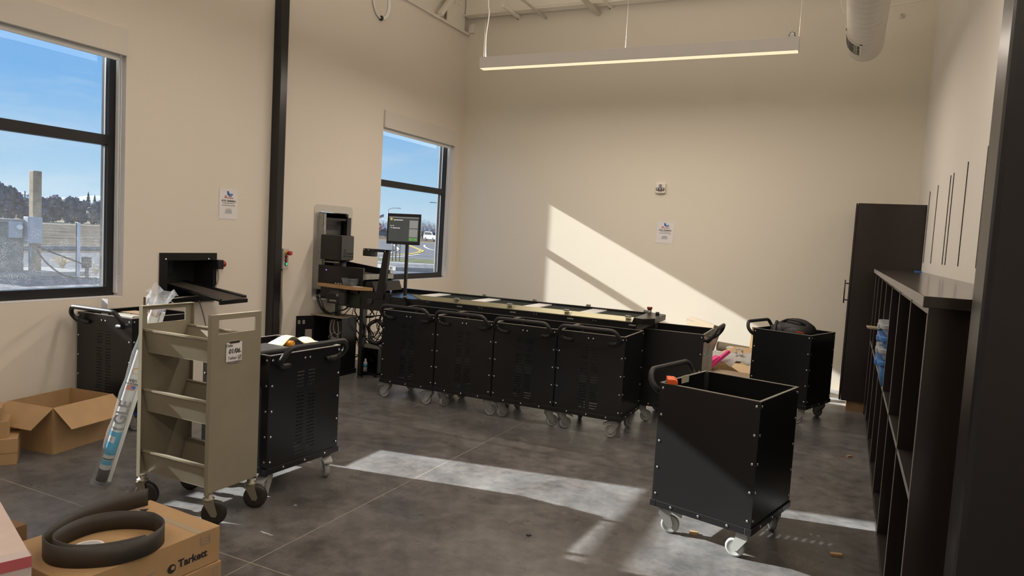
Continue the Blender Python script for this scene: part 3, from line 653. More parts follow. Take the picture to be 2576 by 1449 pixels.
lab = MB(); lab.box(EX + .003, EX + .0045, -.075, .03, .855, .955); lo = lab.build('date_label', m_paper, t)
MB().box(EX, EX + .006, -.055, .012, .950, .962).build('label_clip', m_bolt, t); MB().box(EX, EX + .003, -.055, .012, .843, .856).build('label_clip', m_galv, t)
P = lambda y, z: (EX + .0046, y, z)
text('lettering', 'Date', .022, m_ink, lo, P(-.055, .940), Y_, Z_); text('handwriting', '01/06.', .034, m_ink, lo, P(-.018, .908), Y_, Z_, bold=.0008, shear=.15); text('lettering', 'Tallied', .021, m_ink, lo, P(-.035, .872), Y_, Z_)
q = MB(); decal(q, P(0, 0), Y_, Z_, [(.004, .862, .006, .884), (.022, .862, .024, .884), (.006, .862, .022, .864), (.006, .882, .022, .884)]); poly(q, P(0, 0), Y_, Z_, [(.008, .874), (.013, .866), (.026, .890), (.014, .874)], .0012); q.build('tick_box', m_ink, lo)

# ================================================================== wrapped tube leaning on the truck
base, top = V3(-3.862, 2.650, .012), V3(-3.515, 2.745, 1.115); ax = (top - base); LT = ax.length; axn = ax.normalized()
t = thing('shade_package', 'long shade tube in a printed clear bag leaning on the book truck', 'packaged tube', base)
t.rotation_euler = axn.to_track_quat('Z', 'X').to_euler()
Minv = t.rotation_euler.to_matrix().inverted()
toc = Minv @ (V3(0, 0, 1.6) - base); angc = math.atan2(toc.y, toc.x)
CA = V3(math.cos(angc), math.sin(angc), 0); CB = V3(0, 0, 1).cross(CA)        # towards the viewer side / right
m_tubew = mat('white_shade_tube', (.66, .67, .66), .4)
MB().lathe((0, 0, .01), (0, 0, 1), [(0, .030), (LT - .10, .030)], 24).build('white_tube', m_tubew, t)
MB().box(-.010, .010, -.010, .010, .02, LT - .06, Matrix.Translation(CB * .042) @ Matrix.Rotation(angc, 4, 'Z')).build('rail_profile', m_shade2, t)
bag = MB(); rings = []
for k in range(15):
    z = LT * k / 14; r = .049 + .004 * math.sin(k * 2.1); r = .056 if k == 0 else (.052 if k > 12 else r)
    rings.append((z, r))
bag.lathe((0, 0, 0), (0, 0, 1), rings, 20); bag.build('plastic_bag', m_film, t)
fr = MB(); n = 16; rr = []
for j in range(5):
    for k in range(n): a = 2 * PI * k / n; r = (.04, .045, .055, .062, .075)[j] * random.uniform(.65, 1.3); rr.append((r * math.cos(a), r * math.sin(a), LT - .06 + .032 * j + random.uniform(-.018, .018)))
b = fr.add(rr)
for j in range(4):
    for k in range(n): q = (k + 1) % n; fr.face([b + j * n + k, b + j * n + q, b + (j + 1) * n + q, b + (j + 1) * n + k])
fr.build('bag_gather', clear_material('crumpled_poly', (.93, .95, .98), .74, .10), t)
MB().lathe((0, 0, LT - .19), (0, 0, 1), [(0, .026), (.15, .026), (.155, .020)], 18).build('end_cap', mat('pinkish_cap', (.55, .42, .36), .5), t)
def wrap(mb, a0, a1, z0, z1, r=.0325, n=10):
    for k in range(n):
        b0, b1 = a0 + (a1 - a0) * k / n, a0 + (a1 - a0) * (k + 1) / n
        p = [CA * (r * math.cos(b)) + CB * (r * math.sin(b)) for b in (b0, b1)]
        b = mb.add([p[0] + Z_ * z0, p[1] + Z_ * z0, p[1] + Z_ * z1, p[0] + Z_ * z1]); mb.face([b, b + 1, b + 2, b + 3], True)
    return mb
m_cy = mat('cyan_print', (.05, .38, .62), .5); m_ltg = mat('pale_grey_print', (.60, .61, .61), .5)
wrap(MB(), -1.3, 1.3, .02, .98, .0315).build('label_sleeve', m_ltg, t)
wrap(MB(), -1.25, 1.25, .02, .10).build('black_band', m_ink, t); wrap(MB(), -1.25, .9, .13, .16).build('cyan_band', m_cy, t)
cyb = MB(); wrap(cyb, -1.25, 1.25, .195, .275); wrap(cyb, -1.25, 1.25, .315, .345); wrap(cyb, 0.1, 1.25, .275, .315); cyb.build('cyan_band', m_cy, t)
st = MB(); wrap(st, -1.0, 1.0, .165, .172, .033); wrap(st, -1.2, 1.2, .360, .364, .033); wrap(st, -1.2, 1.2, .368, .371, .033); wrap(st, -1.2, 1.2, .90, .903, .033); wrap(st, -1.2, 1.2, .915, .918, .033); st.build('thin_stripe', m_ink, t)
wrap(MB(), -1.2, 1.1, .855, .885).build('black_band', m_ink, t)
O = lambda z, b=0: CA * .0345 + CB * b + Z_ * z
text('big_letters', 'GLE', .088, m_inkg, t, O(.47), Z_, -CB, .0005, bold=.0018); text('lettering', 'MADE IN', .016, m_ink, t, O(.655), -CB, -Z_, .0005, bold=.0004); text('lettering', 'USA', .022, m_ink, t, O(.675), -CB, -Z_, .0005, bold=.0006)
fl_ = MB(); decal(fl_, O(.628), -CB, -Z_, [(-.02, -.016 + .008 * k, .024, -.012 + .008 * k) for k in range(4)], .0006); fl_.build('flag_stripes', m_red, t); decal(f2 := MB(), O(.628), -CB, -Z_, [(-.024, -.014, -.004, .004)], .0012); f2.build('flag_canton', m_blue, t)
MB().lathe(O(.735), CA, [(0, .020), (.0008, .020)], 20).build('seal', mat('amber_print', (.50, .28, .06), .5), t); MB().lathe(O(.733) + CA * .001, CA, [(0, .015), (.0006, .015)], 18).build('seal_centre', m_ltg, t)
text('lettering', '2', .02, m_ink, t, O(.30, -.018), -CB, -Z_, .001)

# ================================================================== cardboard boxes on the left
t = thing('open_carton', 'open brown cardboard box with folded-out flaps on the floor by the wall', 'cardboard box', (-4.59, 2.82, 0))
a = V3(-.075, .465, 0); d = V3(-.395, -.055, 0); h = .305; O = V3(0, 0, 0); th = .005
def wallp(p, q, h0, h1, mb): nrm = (q - p).cross(Z_).normalized() * th; mb.prism([p + Z_ * h0, q + Z_ * h0, q + Z_ * h1, p + Z_ * h1], nrm)
sh = MB()
for p, q in ((O, a), (a, a + d), (a + d, d), (d, O)): wallp(p, q, 0, h, sh)
sh.prism([O + Z_ * .002, a + Z_ * .002, a + d + Z_ * .002, d + Z_ * .002], (0, 0, .004)); sh.build('carton_walls', m_card, t)
nx = a.cross(Z_).normalized(); ny = d.cross(Z_).normalized() * -1; FLh = .20
for p, q, nn, dr, inset in ((O, a, nx, .12, .0), (d, O, -ny if (-ny).y < 0 else ny, .11, .0)):
    e1 = p + Z_ * (h + .001); e2 = q + Z_ * (h + .001); drop = nn * .155 - Z_ * dr
    MB().prism([e1, e2, e2 + drop, e1 + drop], Z_ * .004).build('flap', m_card, t)
MB().box(-.27, -.215, -.062, -.058, .02, .10, Matrix.Rotation(.13, 4, 'Z')).build('packing_tape', m_cardd, t)

d1 = V3(-.56, -.83, 0).normalized(); d2 = V3(-.83, .56, 0).normalized(); rz = math.atan2(d1.y, d1.x)
def small_box(corner, z, h, l, w, label, split=None, card=False):
    t = thing('small_carton', label, 'cardboard box', (corner[0], corner[1], z), rz)
    MB().box(0, l, -w, 0, 0, (split or h) - (.002 if split else 0)).build('carton_body', m_card, t, bevel=.002)
    if split: MB().box(-.003, l + .003, -w - .003, .003, split, h).build('carton_lid', m_card, t, bevel=.002)
    if card: MB().box(.02, .12, -.1, -.01, h, h + .002).build('card', m_paper, t)
small_box((-4.575, 2.589), 0, .165, .42, .24, 'lidded brown carton at the bottom of the small stack at left', .075)
small_box((-4.625, 2.565), .165, .105, .36, .20, 'middle brown carton of the small stack at left')
small_box((-4.655, 2.545), .270, .085, .32, .16, 'topmost small brown carton with a white card on the stack at left', None, True)

# flooring cartons bottom left
ru = V3(-.99, .06, 0).normalized(); rv = V3(-.06, -.99, 0).normalized(); rzt = math.atan2(-ru.y, -ru.x)
TZ = .42
def tark(z, hh, dx, dy, label, letters):
    t = thing('flooring_carton', label, 'cardboard box', (-2.105 + dx, 1.933 + dy, z), math.atan2(.06, -.99) + PI)
    MB().box(-.43, 0, -.57, 0, .0005, hh).build('carton_body', m_card, t, bevel=.003)
    MB().box(-.43, .0, -.02, .045 - .04, hh, hh + .0006, Matrix.Translation((0, -.08, 0))).build('packing_tape', m_cardp, t)
    if letters:
        Q = lambda y, zz: (.0005, y, zz)
        text('lettering', 'Tarkett', .040, m_ink, t, Q(-.118, .052), Y_, Z_, .0006, bold=.0012)
        r = MB(); r.lathe((.0006, -.205, .046), (1, 0, 0), [(0, .017), (.0005, .017)], 20); r.build('logo_disc', m_ink, t); r = MB(); r.lathe((.0012, -.200, .048), (1, 0, 0), [(0, .008), (.0005, .008)], 16); r.build('logo_centre', m_card, t)
        l = MB(); decal(l, Q(0, 0), Y_, Z_, [(-.085, .088, -.045, .090), (-.085, .100, -.045, .102), (-.085, .112, -.045, .114), (-.086, .088, -.084, .122), (-.046, .088, -.044, .122)]); l.build('handling_mark', m_inkg, t)
        l = MB(); decal(l, Q(0, 0), Y_, Z_, [(-.43, .058 - .012 * k, -.27 - .02 * (k % 2), .061 - .012 * k) for k in range(5)]); l.build('small_print', m_inkg, t)
        l = MB(); poly(l, (0, 0, hh), X_, Y_, [(-.37, -.09), (-.33, -.09), (-.35, -.06)]); poly(l, (0, 0, hh), X_, Y_, [(-.355, -.10), (-.345, -.10), (-.345, -.09), (-.355, -.09)]); l.build('arrow_mark', m_ink, t)
    else:
        l = MB(); decal(l, (.0005, 0, 0), Y_, Z_, [(-.16, .01, -.06, .085)]); l.build('address_label', m_paper, t); l = MB(); decal(l, (.0012, 0, 0), Y_, Z_, [(-.15, .02 + .012 * k, -.075, .023 + .012 * k) for k in range(5)]); l.build('label_print', m_inkg, t)
        l = MB(); decal(l, (.0005, 0, 0), Y_, Z_, [(-.045, .08 + .013 * k, -.012, .083 + .013 * k) for k in range(4)]); l.build('handling_mark', m_inkg, t)
tark(0, .139, .02, .01, 'brown flooring carton on the floor under the two others', False)
tark(.140, .139, .006, .006, 'brown flooring carton with an address label, below the top one', False)
tark(.280, .139, 0, 0, 'brown flooring carton with black lettering carrying the coiled strip', True)

t = thing('vinyl_base_coil', 'coiled dark brown vinyl base strip lying on the flooring carton', 'coil', (-2.245, 1.575, TZ))
pts = [V3(x, y, 0) for x, y in ((-.245, .338), (-.264, .231), (-.263, .081), (-.211, -.054), (-.166, -.12), (-.137, -.142), (-.093, -.158), (-.045, -.160), (.007, -.143), (.065, -.103), (.117, -.041), (.136, .05), (.110, .124), (.069, .164), (.011, .184), (-.041, .184), (-.129, .134), (-.176, .058), (-.173, -.029), (-.145, -.094), (-.112, -.124), (-.07, -.136), (-.010, -.127), (.049, -.089), (.095, -.025), (.122, .05))]
pp = smooth_path(pts, 4); m = MB(); hgt = .071
b = m.add([p + Z_ * .001 for p in pp] + [p + Z_ * hgt for p in pp]); n = len(pp)
for k in range(n - 1): m.face([b + k, b + k + 1, b + n + k + 1, b + n + k], True)
o = m.build('vinyl_strip', m_foamc, t); sol = o.modifiers.new('thick', 'SOLIDIFY'); sol.thickness = .0045; sol.offset = 0
t = thing('tape_disc', 'white round disc lying inside the coiled strip', 'disc', (-2.325, 1.555, TZ)); MB().lathe((0, 0, .0005), (0, 0, 1), [(0, .050), (.006, .050)], 28).build('disc', m_paper, t); MB().lathe((0, 0, .0066), (0, 0, 1), [(0, .040), (.001, .040)], 24).build('disc_face', mat('grey_disc_face', (.45, .46, .48), .4), t)

t = thing('red_taped_carton', 'pinkish white carton sealed with red tape in the bottom left corner', 'cardboard box', (-2.053, 1.204, 0), math.atan2(-.145, .39))
MB().box(-.62, 0, -.5, 0, .0, .60).build('carton_body', m_pinkc, t, bevel=.004)
mt = mat('red_tape', (.55, .03, .05), .25); tp = MB(); tp.box(.0, .0015, -.5, -.0, .568, .6005); tp.build('red_tape', mt, t)
MB().box(-.045, .0022, -.5, 0.0012, .5455, .6012).build('clear_tape', m_film, t)
t = thing('brown_carton', 'dark brown carton end showing between the pink carton and flooring boxes', 'cardboard box', (-3.02, 1.70, 0), .1); MB().box(-.12, .05, -.35, .02, 0, .295).build('carton_body', m_cardd, t, bevel=.003); MB().box(-.12, .05, -.35, .02, .2955, .2965).build('top_flap', m_cardd, t)

# ================================================================== sorting machine
MX0, MX1, MY0, MY1, MZ = -4.62, -1.66, 6.005, 6.62, .935
t = thing('book_sorting_machine', 'long black book sorting conveyor reaching from the window wall behind the carts', 'sorting machine', (0, 0, 0))
SM = t
m_belt2 = mat('dark_green_belt', (.010, .015, .012), .75, spec=.2); m_rail = mat('brushed_champagne_rail', (.30, .285, .19), .40, .6); m_roll = mat('white_roller', (.70, .72, .72), .35)
MB().box(MX0, MX1, MY0, MY1, .80, MZ - .035).build('conveyor_frame', m_black, t, bevel=.003)
MB().box(MX0, MX1, MY1 - .03, MY1, MZ - .035, MZ + .008).build('rear_rail', m_black, t)
secs = [(-4.0, -3.40), (-3.40, -2.82), (-2.82, -2.24), (-2.24, MX1)]
for i, (a, b) in enumerate(secs):
    MB().prism([(a + (.16 if i == 0 else .004), MY0 - .012, MZ - .034), (b, MY0 - .012, MZ - .034), (b, MY0 + .045, MZ + .002), (a + .004, MY0 + .045, MZ + .002)], (0, 0, .007)).build('front_rail', m_rail, t)
    MB().box(a + .17, b - .01, MY0 + .05, MY1 - .035, MZ - .034, MZ - .012).build('conveyor_belt', m_belt2, t)
    ro = MB()
    for k in range(6):
        ro = MB(); ro.tube([(a + .025 + .025 * k, MY0 + .055, MZ - .014), (a + .025 + .025 * k, MY1 - .04, MZ - .014)], .010, 8); ro.build('roller', m_roll, t)
    MB().box(b - .07, b - .02, MY0 + .0, MY0 + .03, MZ + .004, MZ + .022).build('photo_sensor', m_galv, t, bevel=.003); MB().box(b - .06, b - .02, MY1 - .03, MY1 - .0, MZ + .009, MZ + .028).build('photo_reflector', m_galv, t)
    for dx in (.22, .245): MB().lathe((a + dx, MY0, .885), (0, -1, 0), [(0, .006), (.004, .005)], 8).build('bolt', m_bolt, t)
    MB().box(b - .03, b + .03, MY0 - .002, MY0, .872, .884).build('maker_plate', m_galv, t)
# infeed deck and head on the window wall
MB().box(-5.16, MX0, 6.03, 6.56, .80, .93).build('infeed_frame', m_black, t); MB().box(-5.20, -4.60, 6.03, 6.06, .93, 1.165, ).build('infeed_side', m_black, t)
MB().prism([(-5.24, 6.50, .93), (-4.57, 6.50, .93), (-4.57, 6.50, 1.135), (-5.24, 6.50, 1.20)], (0, .03, 0)).build('infeed_side', m_black, t)
MB().prism([(-5.24, 6.06, 1.06), (-4.60, 6.06, 1.045), (-4.60, 6.06, 1.075), (-5.24, 6.06, 1.11)], (0, .44, 0)).build('infeed_belt', m_belt, t)
MB().box(-4.60, -4.56, 6.03, 6.53, 1.045, 1.10).build('infeed_nose', m_galv, t, bevel=.004)
for zz in (1.12, 1.165): MB().box(-4.575, -4.55, 6.47, 6.495, zz - .015, zz + .015).build('indicator', m_shade2, t)
MB().prism([(-4.62, 6.06, .93), (-4.46, 6.06, .93), (-4.50, 6.06, 1.03), (-4.60, 6.06, 1.03)], (0, .5, 0)).build('transfer_hood', m_black, t)
MB().box(-5.16, -4.88, 6.0, 6.21, 1.228, 1.497).build('scanner_head', m_black, t, bevel=.012)
MB().box(-4.881, -4.872, 6.004, 6.206, 1.235, 1.49).build('scanner_cover', mat('grey_scanner_cover', (.058, .058, .061), .5), t, bevel=.003)
hd = MB()
for k in range(3):
    for q in range(2): hd.box(-4.872, -4.8705, 6.035 + .024 * q, 6.052 + .024 * q, 1.262 + .032 * k, 1.285 + .032 * k)
hd.build('logo_blocks', m_ink, t); text('lettering', 'Lyngsoe', .034, m_ink, t, (-4.8715, 6.143, 1.305), Y_, Z_, .0006, bold=.0012); text('lettering', 'Systems', .034, m_ink, t, (-4.8715, 6.143, 1.272), Y_, Z_, .0006, bold=.0012)
MB().box(-5.05, -4.97, 6.10, 6.18, 1.05, 1.23).build('head_post', m_black, t); MB().lathe((-4.95, 6.13, 1.06), (0, 0, 1), [(0, .035), (.17, .035)], 18).build('head_cylinder', m_dplas, t)
MB().box(-5.2, -4.96, 6.06, 6.12, 1.195, 1.21).build('head_bracket', m_galv, t)
MB().lathe((-5.09, 6.029, 1.115), (0, -1, 0), [(0, .008), (.004, .008)], 10).build('violet_led', mat('violet_led', (.2, .05, .4), .3, emit=(.45, .12, .9), estr=.9), t)
# wooden work shelf
MB().prism([(-5.17, 6.02, .938), (-5.17, 5.98, .938), (-4.70, 5.905, .938), (-4.62, 5.915, .938), (-4.46, 6.02, .938)], (0, 0, .034)).build('work_shelf', m_wood, t)
MB().box(-5.1, -4.62, 5.98, 6.03, .895, .944).build('shelf_bracket', m_black, t)
# frame and legs
lg = [(-4.93, 6.05), (-4.60, 6.05), (-4.93, 6.52), (-4.60, 6.52), (-1.75, 6.1), (-1.75, 6.52), (-3.1, 6.52)]
for x, y in lg: MB().box(x - .022, x + .022, y - .022, y + .022, .02, .80).build('leg', m_black, t); MB().lathe((x, y, 0), (0, 0, 1), [(0, .035), (.012, .03), (.02, .012)], 12).build('foot', m_rub, t)
MB().box(-4.95, -4.2, 6.03, 6.07, .745, .80).build('cross_rail', m_black, t)
MB().box(-4.78, -4.22, 6.0, 6.03, .74, .93).build('side_cover', m_black, t); MB().lathe((-4.47, 6.0, .83), (0, -1, 0), [(0, .034), (.012, .034), (.016, .028)], 20).build('speaker_grille', m_dplas, t)
MB().box(-4.76, -4.60, 5.994, 6.0, .76, .875).build('green_panel', mat('dark_olive_panel', (.022, .028, .014), .4), t)
MB().box(-4.05, -4.0, 5.98, 6.0, .912, .928).build('maker_plate', m_galv, t)
# scanning arm
ar = MB(); ar.prism([(-4.40, 5.985, .86), (-4.30, 5.985, .86), (-4.255, 5.985, 1.378), (-4.315, 5.985, 1.378)], (0, .045, 0))
ar.build('arm_post', m_black, t, bevel=.004)
MB().box(-4.575, -4.262, 5.985, 6.03, 1.352, 1.380).build('arm_beam', m_black, t, bevel=.004); MB().box(-4.575, -4.43, 5.975, 6.04, 1.30, 1.378).build('arm_scanner', m_black, t, bevel=.008); MB().box(-4.462, -4.43, 5.965, 5.975, 1.302, 1.345).build('arm_lens', m_dplas, t)
for x, z in ((-4.555, 1.365), (-4.50, 1.365), (-4.29, 1.363)): MB().lathe((x, 5.975, z), (0, -1, 0), [(0, .006), (.004, .005)], 8).build('bolt', m_bolt, t)
# monitor on pole
MB().box(-4.055, -4.027, 5.985, 6.013, .80, 1.46).build('monitor_pole', m_black, t, bevel=.004); MB().box(-4.08, -4.0, 5.96, 6.005, .80, .87).build('pole_clamp', m_black, t)
mh = MB().box(-.187, .187, -.018, -.002, -.155, .155).box(-.12, .12, -.002, .020, -.11, .10).build('monitor_housing', m_bplas, t, (-4.076, 5.985, 1.601), (math.radians(-2), math.radians(-.4), math.radians(7)), bevel=.006)
m_scr = mat('screen_dark_grey', (.02, .02, .02), .3, emit=(.045, .047, .043), estr=1); m_scrl = mat('screen_light_grey', (.1, .1, .1), .3, emit=(.21, .21, .195), estr=1); m_scrg = mat('screen_green', (.05, .2, .05), .3, emit=(.10, .20, .06), estr=1); m_scry = mat('screen_yellow', (.3, .25, .05), .3, emit=(.42, .34, .10), estr=1); m_scrw = mat('screen_white', (.5, .5, .5), .3, emit=(.55, .55, .52), estr=1)
FZ = (0, -.018, 0)
o = MB(); decal(o, FZ, X_, Z_, [(-.168, -.125, .168, .125)], .0004); o.build('screen', m_scr, mh)
o = MB(); decal(o, FZ, X_, Z_, [(.066, .012, .160, .090), (.066, -.078, .160, .004), (-.168, .112, .168, .120)], .001); o.build('screen_panel', m_scrl, mh)
o = MB(); decal(o, FZ, X_, Z_, [(.066, -.115, .111, -.084), (.115, -.115, .160, -.084)], .001); o.build('screen_button', m_scrg, mh)
o = MB(); o.lathe((-.140, -.0191, .098), (0, -1, 0), [(0, .014), (.0004, .014)], 14); o.build('screen_logo', m_scry, mh)
o = MB(); decal(o, FZ, X_, Z_, [(-.115, .086, -.01, .093), (-.148, .028, -.135, .034), (-.125, .028, -.108, .034), (-.14, .004, -.134, .018), (-.122, .005, -.075, .012), (-.07, .005, -.04, .012)], .001); o.build('screen_text', m_scrw, mh)
# end control box
MB().prism([(-1.655, 6.03, .892), (-1.57, 5.98, .895), (-1.475, 6.06, .90), (-1.475, 6.46, .905), (-1.655, 6.56, .905)], (0, 0, .05)).build('end_box', mat('end_box_black', (.016, .015, .013), .3), t, bevel=.004)
MB().lathe((-1.625, 6.44, .955), (0, 0, 1), [(-.01, .02), (.03, .018)], 14).build('stop_button_base', m_galv, t); MB().lathe((-1.625, 6.44, .985), (0, 0, 1), [(0, .016), (.01, .024), (.02, .026), (.028, .022)], 16).build('stop_button', mat('dark_red_plastic', (.22, .02, .015), .35), t)
MB().lathe((-1.53, 6.36, .95), (0, 0, 1), [(0, .017), (.03, .017)], 12).build('reset_button', m_bplas, t)
MB().prism([(-1.655, 6.1, .885), (-1.52, 6.1, .885), (-1.655, 6.1, .80)], (0, .4, 0)).build('end_chute', m_galv, t)

# wall plate for the machine
t = thing('wall_passthrough', 'brushed metal wall frame with rounded corners around the sorter opening', 'wall opening', (XL, 6.31, 1.295))
rr = .05; w, h = .325, .525
def rrect(w, h, r, n=5):
    o = []
    for cx, cy, a0 in ((w - r, h - r, 0), (-w + r, h - r, 90), (-w + r, -h + r, 180), (w - r, -h + r, 270)):
        for k in range(n + 1): a = math.radians(a0 + 90 * k / n); o.append((cx + r * math.cos(a), cy + r * math.sin(a)))
    return o
oo, ii = rrect(w, h, rr), rrect(.235, .445, .012); m = MB(); n = len(oo)
A = m.add([(.001, y, z) for y, z in oo] + [(.001, y, z) for y, z in ii] + [(.006, y, z) for y, z in oo] + [(.006, y, z) for y, z in ii])
for k in range(n):
    q = (k + 1) % n
    m.face([A + 2 * n + k, A + 2 * n + q, A + 3 * n + q, A + 3 * n + k]); m.face([A + k, A + n + k, A + n + q, A + q]); m.face([A + k, A + q, A + 2 * n + q, A + 2 * n + k]); m.face([A + n + k, A + 3 * n + k, A + 3 * n + q, A + n + q])
m.build('face_plate', m_alum, t)
MB().box(.006, .085, -.262, -.255, -.40, .43).box(.08, .086, -.262, -.225, -.40, .43).build('jamb_channel', m_galv, t)
b = MB(); b.box(-.235, .005, -.234, -.230, -.44, .44).box(-.235, .005, .230, .234, -.44, .44).box(-.235, .005, -.23, .23, .436, .44).box(-.235, .005, -.23, .23, -.44, -.436).box(-.24, -.235, -.234, .234, -.44, .44); b.build('liner', m_blacki, t)
MB().box(.006, .05, -.24, .23, .36, .385).build('head_rail', m_black, t)
MB().box(.006, .06, .165, .235, -.1, .40).build('side_bracket', m_black, t)
MB().box(-.04, -.03, -.225, .17, .16, .36).build('vent_sheet', mat('vent_sheet_grey', (.075, .075, .078), .45), t)
for k in range(22): MB().box(-.03, -.0285, -.17 + .014 * k, -.163 + .014 * k, .25, .315).build('vent_slot', m_ink, t)
for yy, zz in ((-.235, .42), (.215, .42), (-.235, -.44)): MB().lathe((.006, yy, zz), (1, 0, 0), [(0, .022), (.012, .022), (.018, .014)], 12).build('knob', m_bplas, t)

# receipt printer
t = thing('receipt_printer', 'black receipt printer mounted under the wooden work shelf', 'printer', (-4.84, 5.905, .775))
MB().prism([(-.125, 0, 0), (-.125, 0, .105), (-.10, .03, .13), (-.10, .03, 0)], (.16, 0, 0)).box(-.125, .105, .03, .12, 0, .13).build('printer_body', m_bplas, t, bevel=.004); MB().box(-.085, .0, -.004, .0, .022, .040).build('paper_slot', m_galv, t); MB().box(.04, .105, .0, .03, .0, .12).build('printer_cover', m_dplas, t); MB().box(-.08, .01, .03, .10, .1305, .1325).build('printer_window', m_galv, t)
MB().box(.0, .03, -.003, .003, .08, .105).build('printer_button', m_galv, t); MB().box(-.1, .1, .035, .12, .1325, .16).build('mounting_bracket', m_black, t)
# clear container on the work shelf
t = thing('plastic_tub', 'small clear plastic tub on the wooden work shelf', 'tub', (-4.73, 5.99, .973), -.15)
b = MB(); A0, A1 = .055, .072; wv = [(-A0, -.045), (A0, -.045), (A0, .045), (-A0, .045)]; wt = [(-A1, -.06), (A1, -.06), (A1, .06), (-A1, .06)]
q = b.add([(x, y, .001) for x, y in wv] + [(x, y, .075) for x, y in wt]); b.face([q + 3, q + 2, q + 1, q])
for k in range(4): l = (k + 1) % 4; b.face([q + k, q + l, q + 4 + l, q + 4 + k])
o = b.build('tub_wall', m_clearbox, t); sol = o.modifiers.new('thick', 'SOLIDIFY'); sol.thickness = .0015
rim = MB(); rim.tube([(x, y, .075) for x, y in wt], .004, 6, closed=True); rim.build('tub_rim', m_clearbox, t); MB().box(-.048, .048, -.035, .035, .004, .035).build('tub_contents', m_dplas, t)
for k in range(3):
    t = thing('bottle_cap', ('first small grey knob left of the clear tub', 'middle small grey knob left of the clear tub', 'small grey knob right next to the clear tub')[k], 'knob', (-4.90 + .035 * k, 5.96, .973)); MB().lathe((0, 0, 0), (0, 0, 1), [(0, .010), (.016, .010), (.02, .006)], 10).build('knob_body', m_galv, t)
o = MB().box(-.05, .05, -.02, .02, 0, .003).build('paper_slip', m_paper, loc=(-4.60, 5.955, .973), rot=(0, 0, .2)); tag(o, 'white paper slip on the corner of the wooden work shelf', 'paper')

# computer cabinet on the floor under the machine
t = thing('computer_cabinet', 'open black cabinet full of cables on the floor below the wall frame', 'cabinet', (-4.99, 6.08, 0))
c = MB(); w, d, h = .20, .125, .62
c.box(w - .012, w, -d, d, .05, h).box(-w, -w + .012, -d, d, .05, h).box(-w, w, d - .01, d, .05, h).box(-w - .01, w + .01, -d - .01, d + .01, 0, .05); c.build('cabinet_shell', m_black, t)
MB().box(-w - .01, w + .012, -d - .02, d + .01, h, h + .012).build('cabinet_top', mat('grey_beige_top', (.30, .26, .19), .5), t)
MB().box(-.20, 0, -.006, .006, .06, h - .005).build('cabinet_door', m_black, t, (-w + .03, -d - .012, 0), (0, 0, math.radians(62)))
MB().box(-.10, -.03, -.035, .0, .37, .47, Matrix.Translation((-w + .03, -d - .012, 0)) @ Matrix.Rotation(math.radians(62), 4, 'Z')).build('power_adapter', m_cableg, t, bevel=.006)
for dx in (-.17, -.12): MB().box(dx - .012, dx + .012, -.02, .0, .53, .57, Matrix.Translation((-w + .03, -d - .012, 0)) @ Matrix.Rotation(math.radians(62), 4, 'Z')).build('plug', m_cableg, t)
t = thing('computer_tower', 'grey computer rear side with cables inside the open black cabinet', 'computer', (-4.99, 6.06, .055)); MB().box(-.01, .175, -.06, .11, 0, .53).build('case', m_dplas, t, bevel=.004)
for k in range(5): MB().box(.02 + .0 * k, .10, -.064, -.06, .10 + .07 * k, .13 + .07 * k).build('port_panel', m_galv if k % 2 else m_bplas, t)
cab_pts = [[(-4.93, 5.97, .60), (-4.95, 5.955, .50), (-4.91, 5.95, .40), (-4.95, 5.96, .30), (-4.88, 5.95, .25)], [(-4.90, 5.97, .60), (-4.90, 5.95, .50), (-4.85, 5.95, .44), (-4.82, 5.96, .46), (-4.80, 5.97, .50)], [(-4.86, 5.97, .58), (-4.83, 5.95, .47), (-4.86, 5.95, .40), (-4.92, 5.95, .42), (-4.96, 5.97, .47)],
           [(-4.97, 5.96, .30), (-4.93, 5.95, .34), (-4.86, 5.945, .33), (-4.84, 5.95, .28), (-4.92, 5.945, .26), (-4.97, 5.96, .29)], [(-5.10, 5.96, .28), (-5.05, 5.94, .35), (-5.0, 5.945, .32), (-4.98, 5.96, .25)], [(-4.96, 5.95, .40), (-4.88, 5.94, .46), (-4.83, 5.95, .42), (-4.84, 5.95, .35)]]
for k, p in enumerate(cab_pts): o = MB().tube(smooth_path(p, 5), .0045, 5).build('data_cable', m_cableg); tag(o, 'thin grey data cable tangled in the open black cabinet', 'cable', 'grey data cables in the cabinet')
# second black case, paper and cables below the conveyor
t = thing('equipment_case', 'black open-fronted case with clutter on the floor beside the first cart', 'case', (-4.57, 6.27, 0)); b = MB(); b.box(-.10, -.088, -.13, .16, .03, .31).box(.12, .132, -.13, .16, .03, .31).box(-.10, .132, .15, .16, .03, .31).box(-.10, .132, -.13, .16, .03, .045); b.build('case_shell', m_black, t); MB().prism([(-.11, -.14, .31), (.14, -.14, .31), (.14, .17, .33), (-.11, .17, .33)], (0, 0, .012)).build('case_top', mat('grey_beige_top', (.3, .26, .19)), t)
for s in (-.08, .11): MB().box(s - .02, s + .02, -.14, .17, 0, .03).build('case_foot', m_bplas, t)
t = thing('spray_bottle', 'small white bottle with blue label standing in the open case', 'bottle', (-4.625, 6.17, .046)); MB().lathe((0, 0, 0), (0, 0, 1), [(0, .022), (.09, .022), (.115, .010), (.135, .010)], 16).build('bottle_body', m_paper, t); MB().lathe((0, 0, .045), (0, 0, 1), [(0, .0225), (.035, .0225)], 16).build('bottle_label', m_cy, t)
random.seed(11)
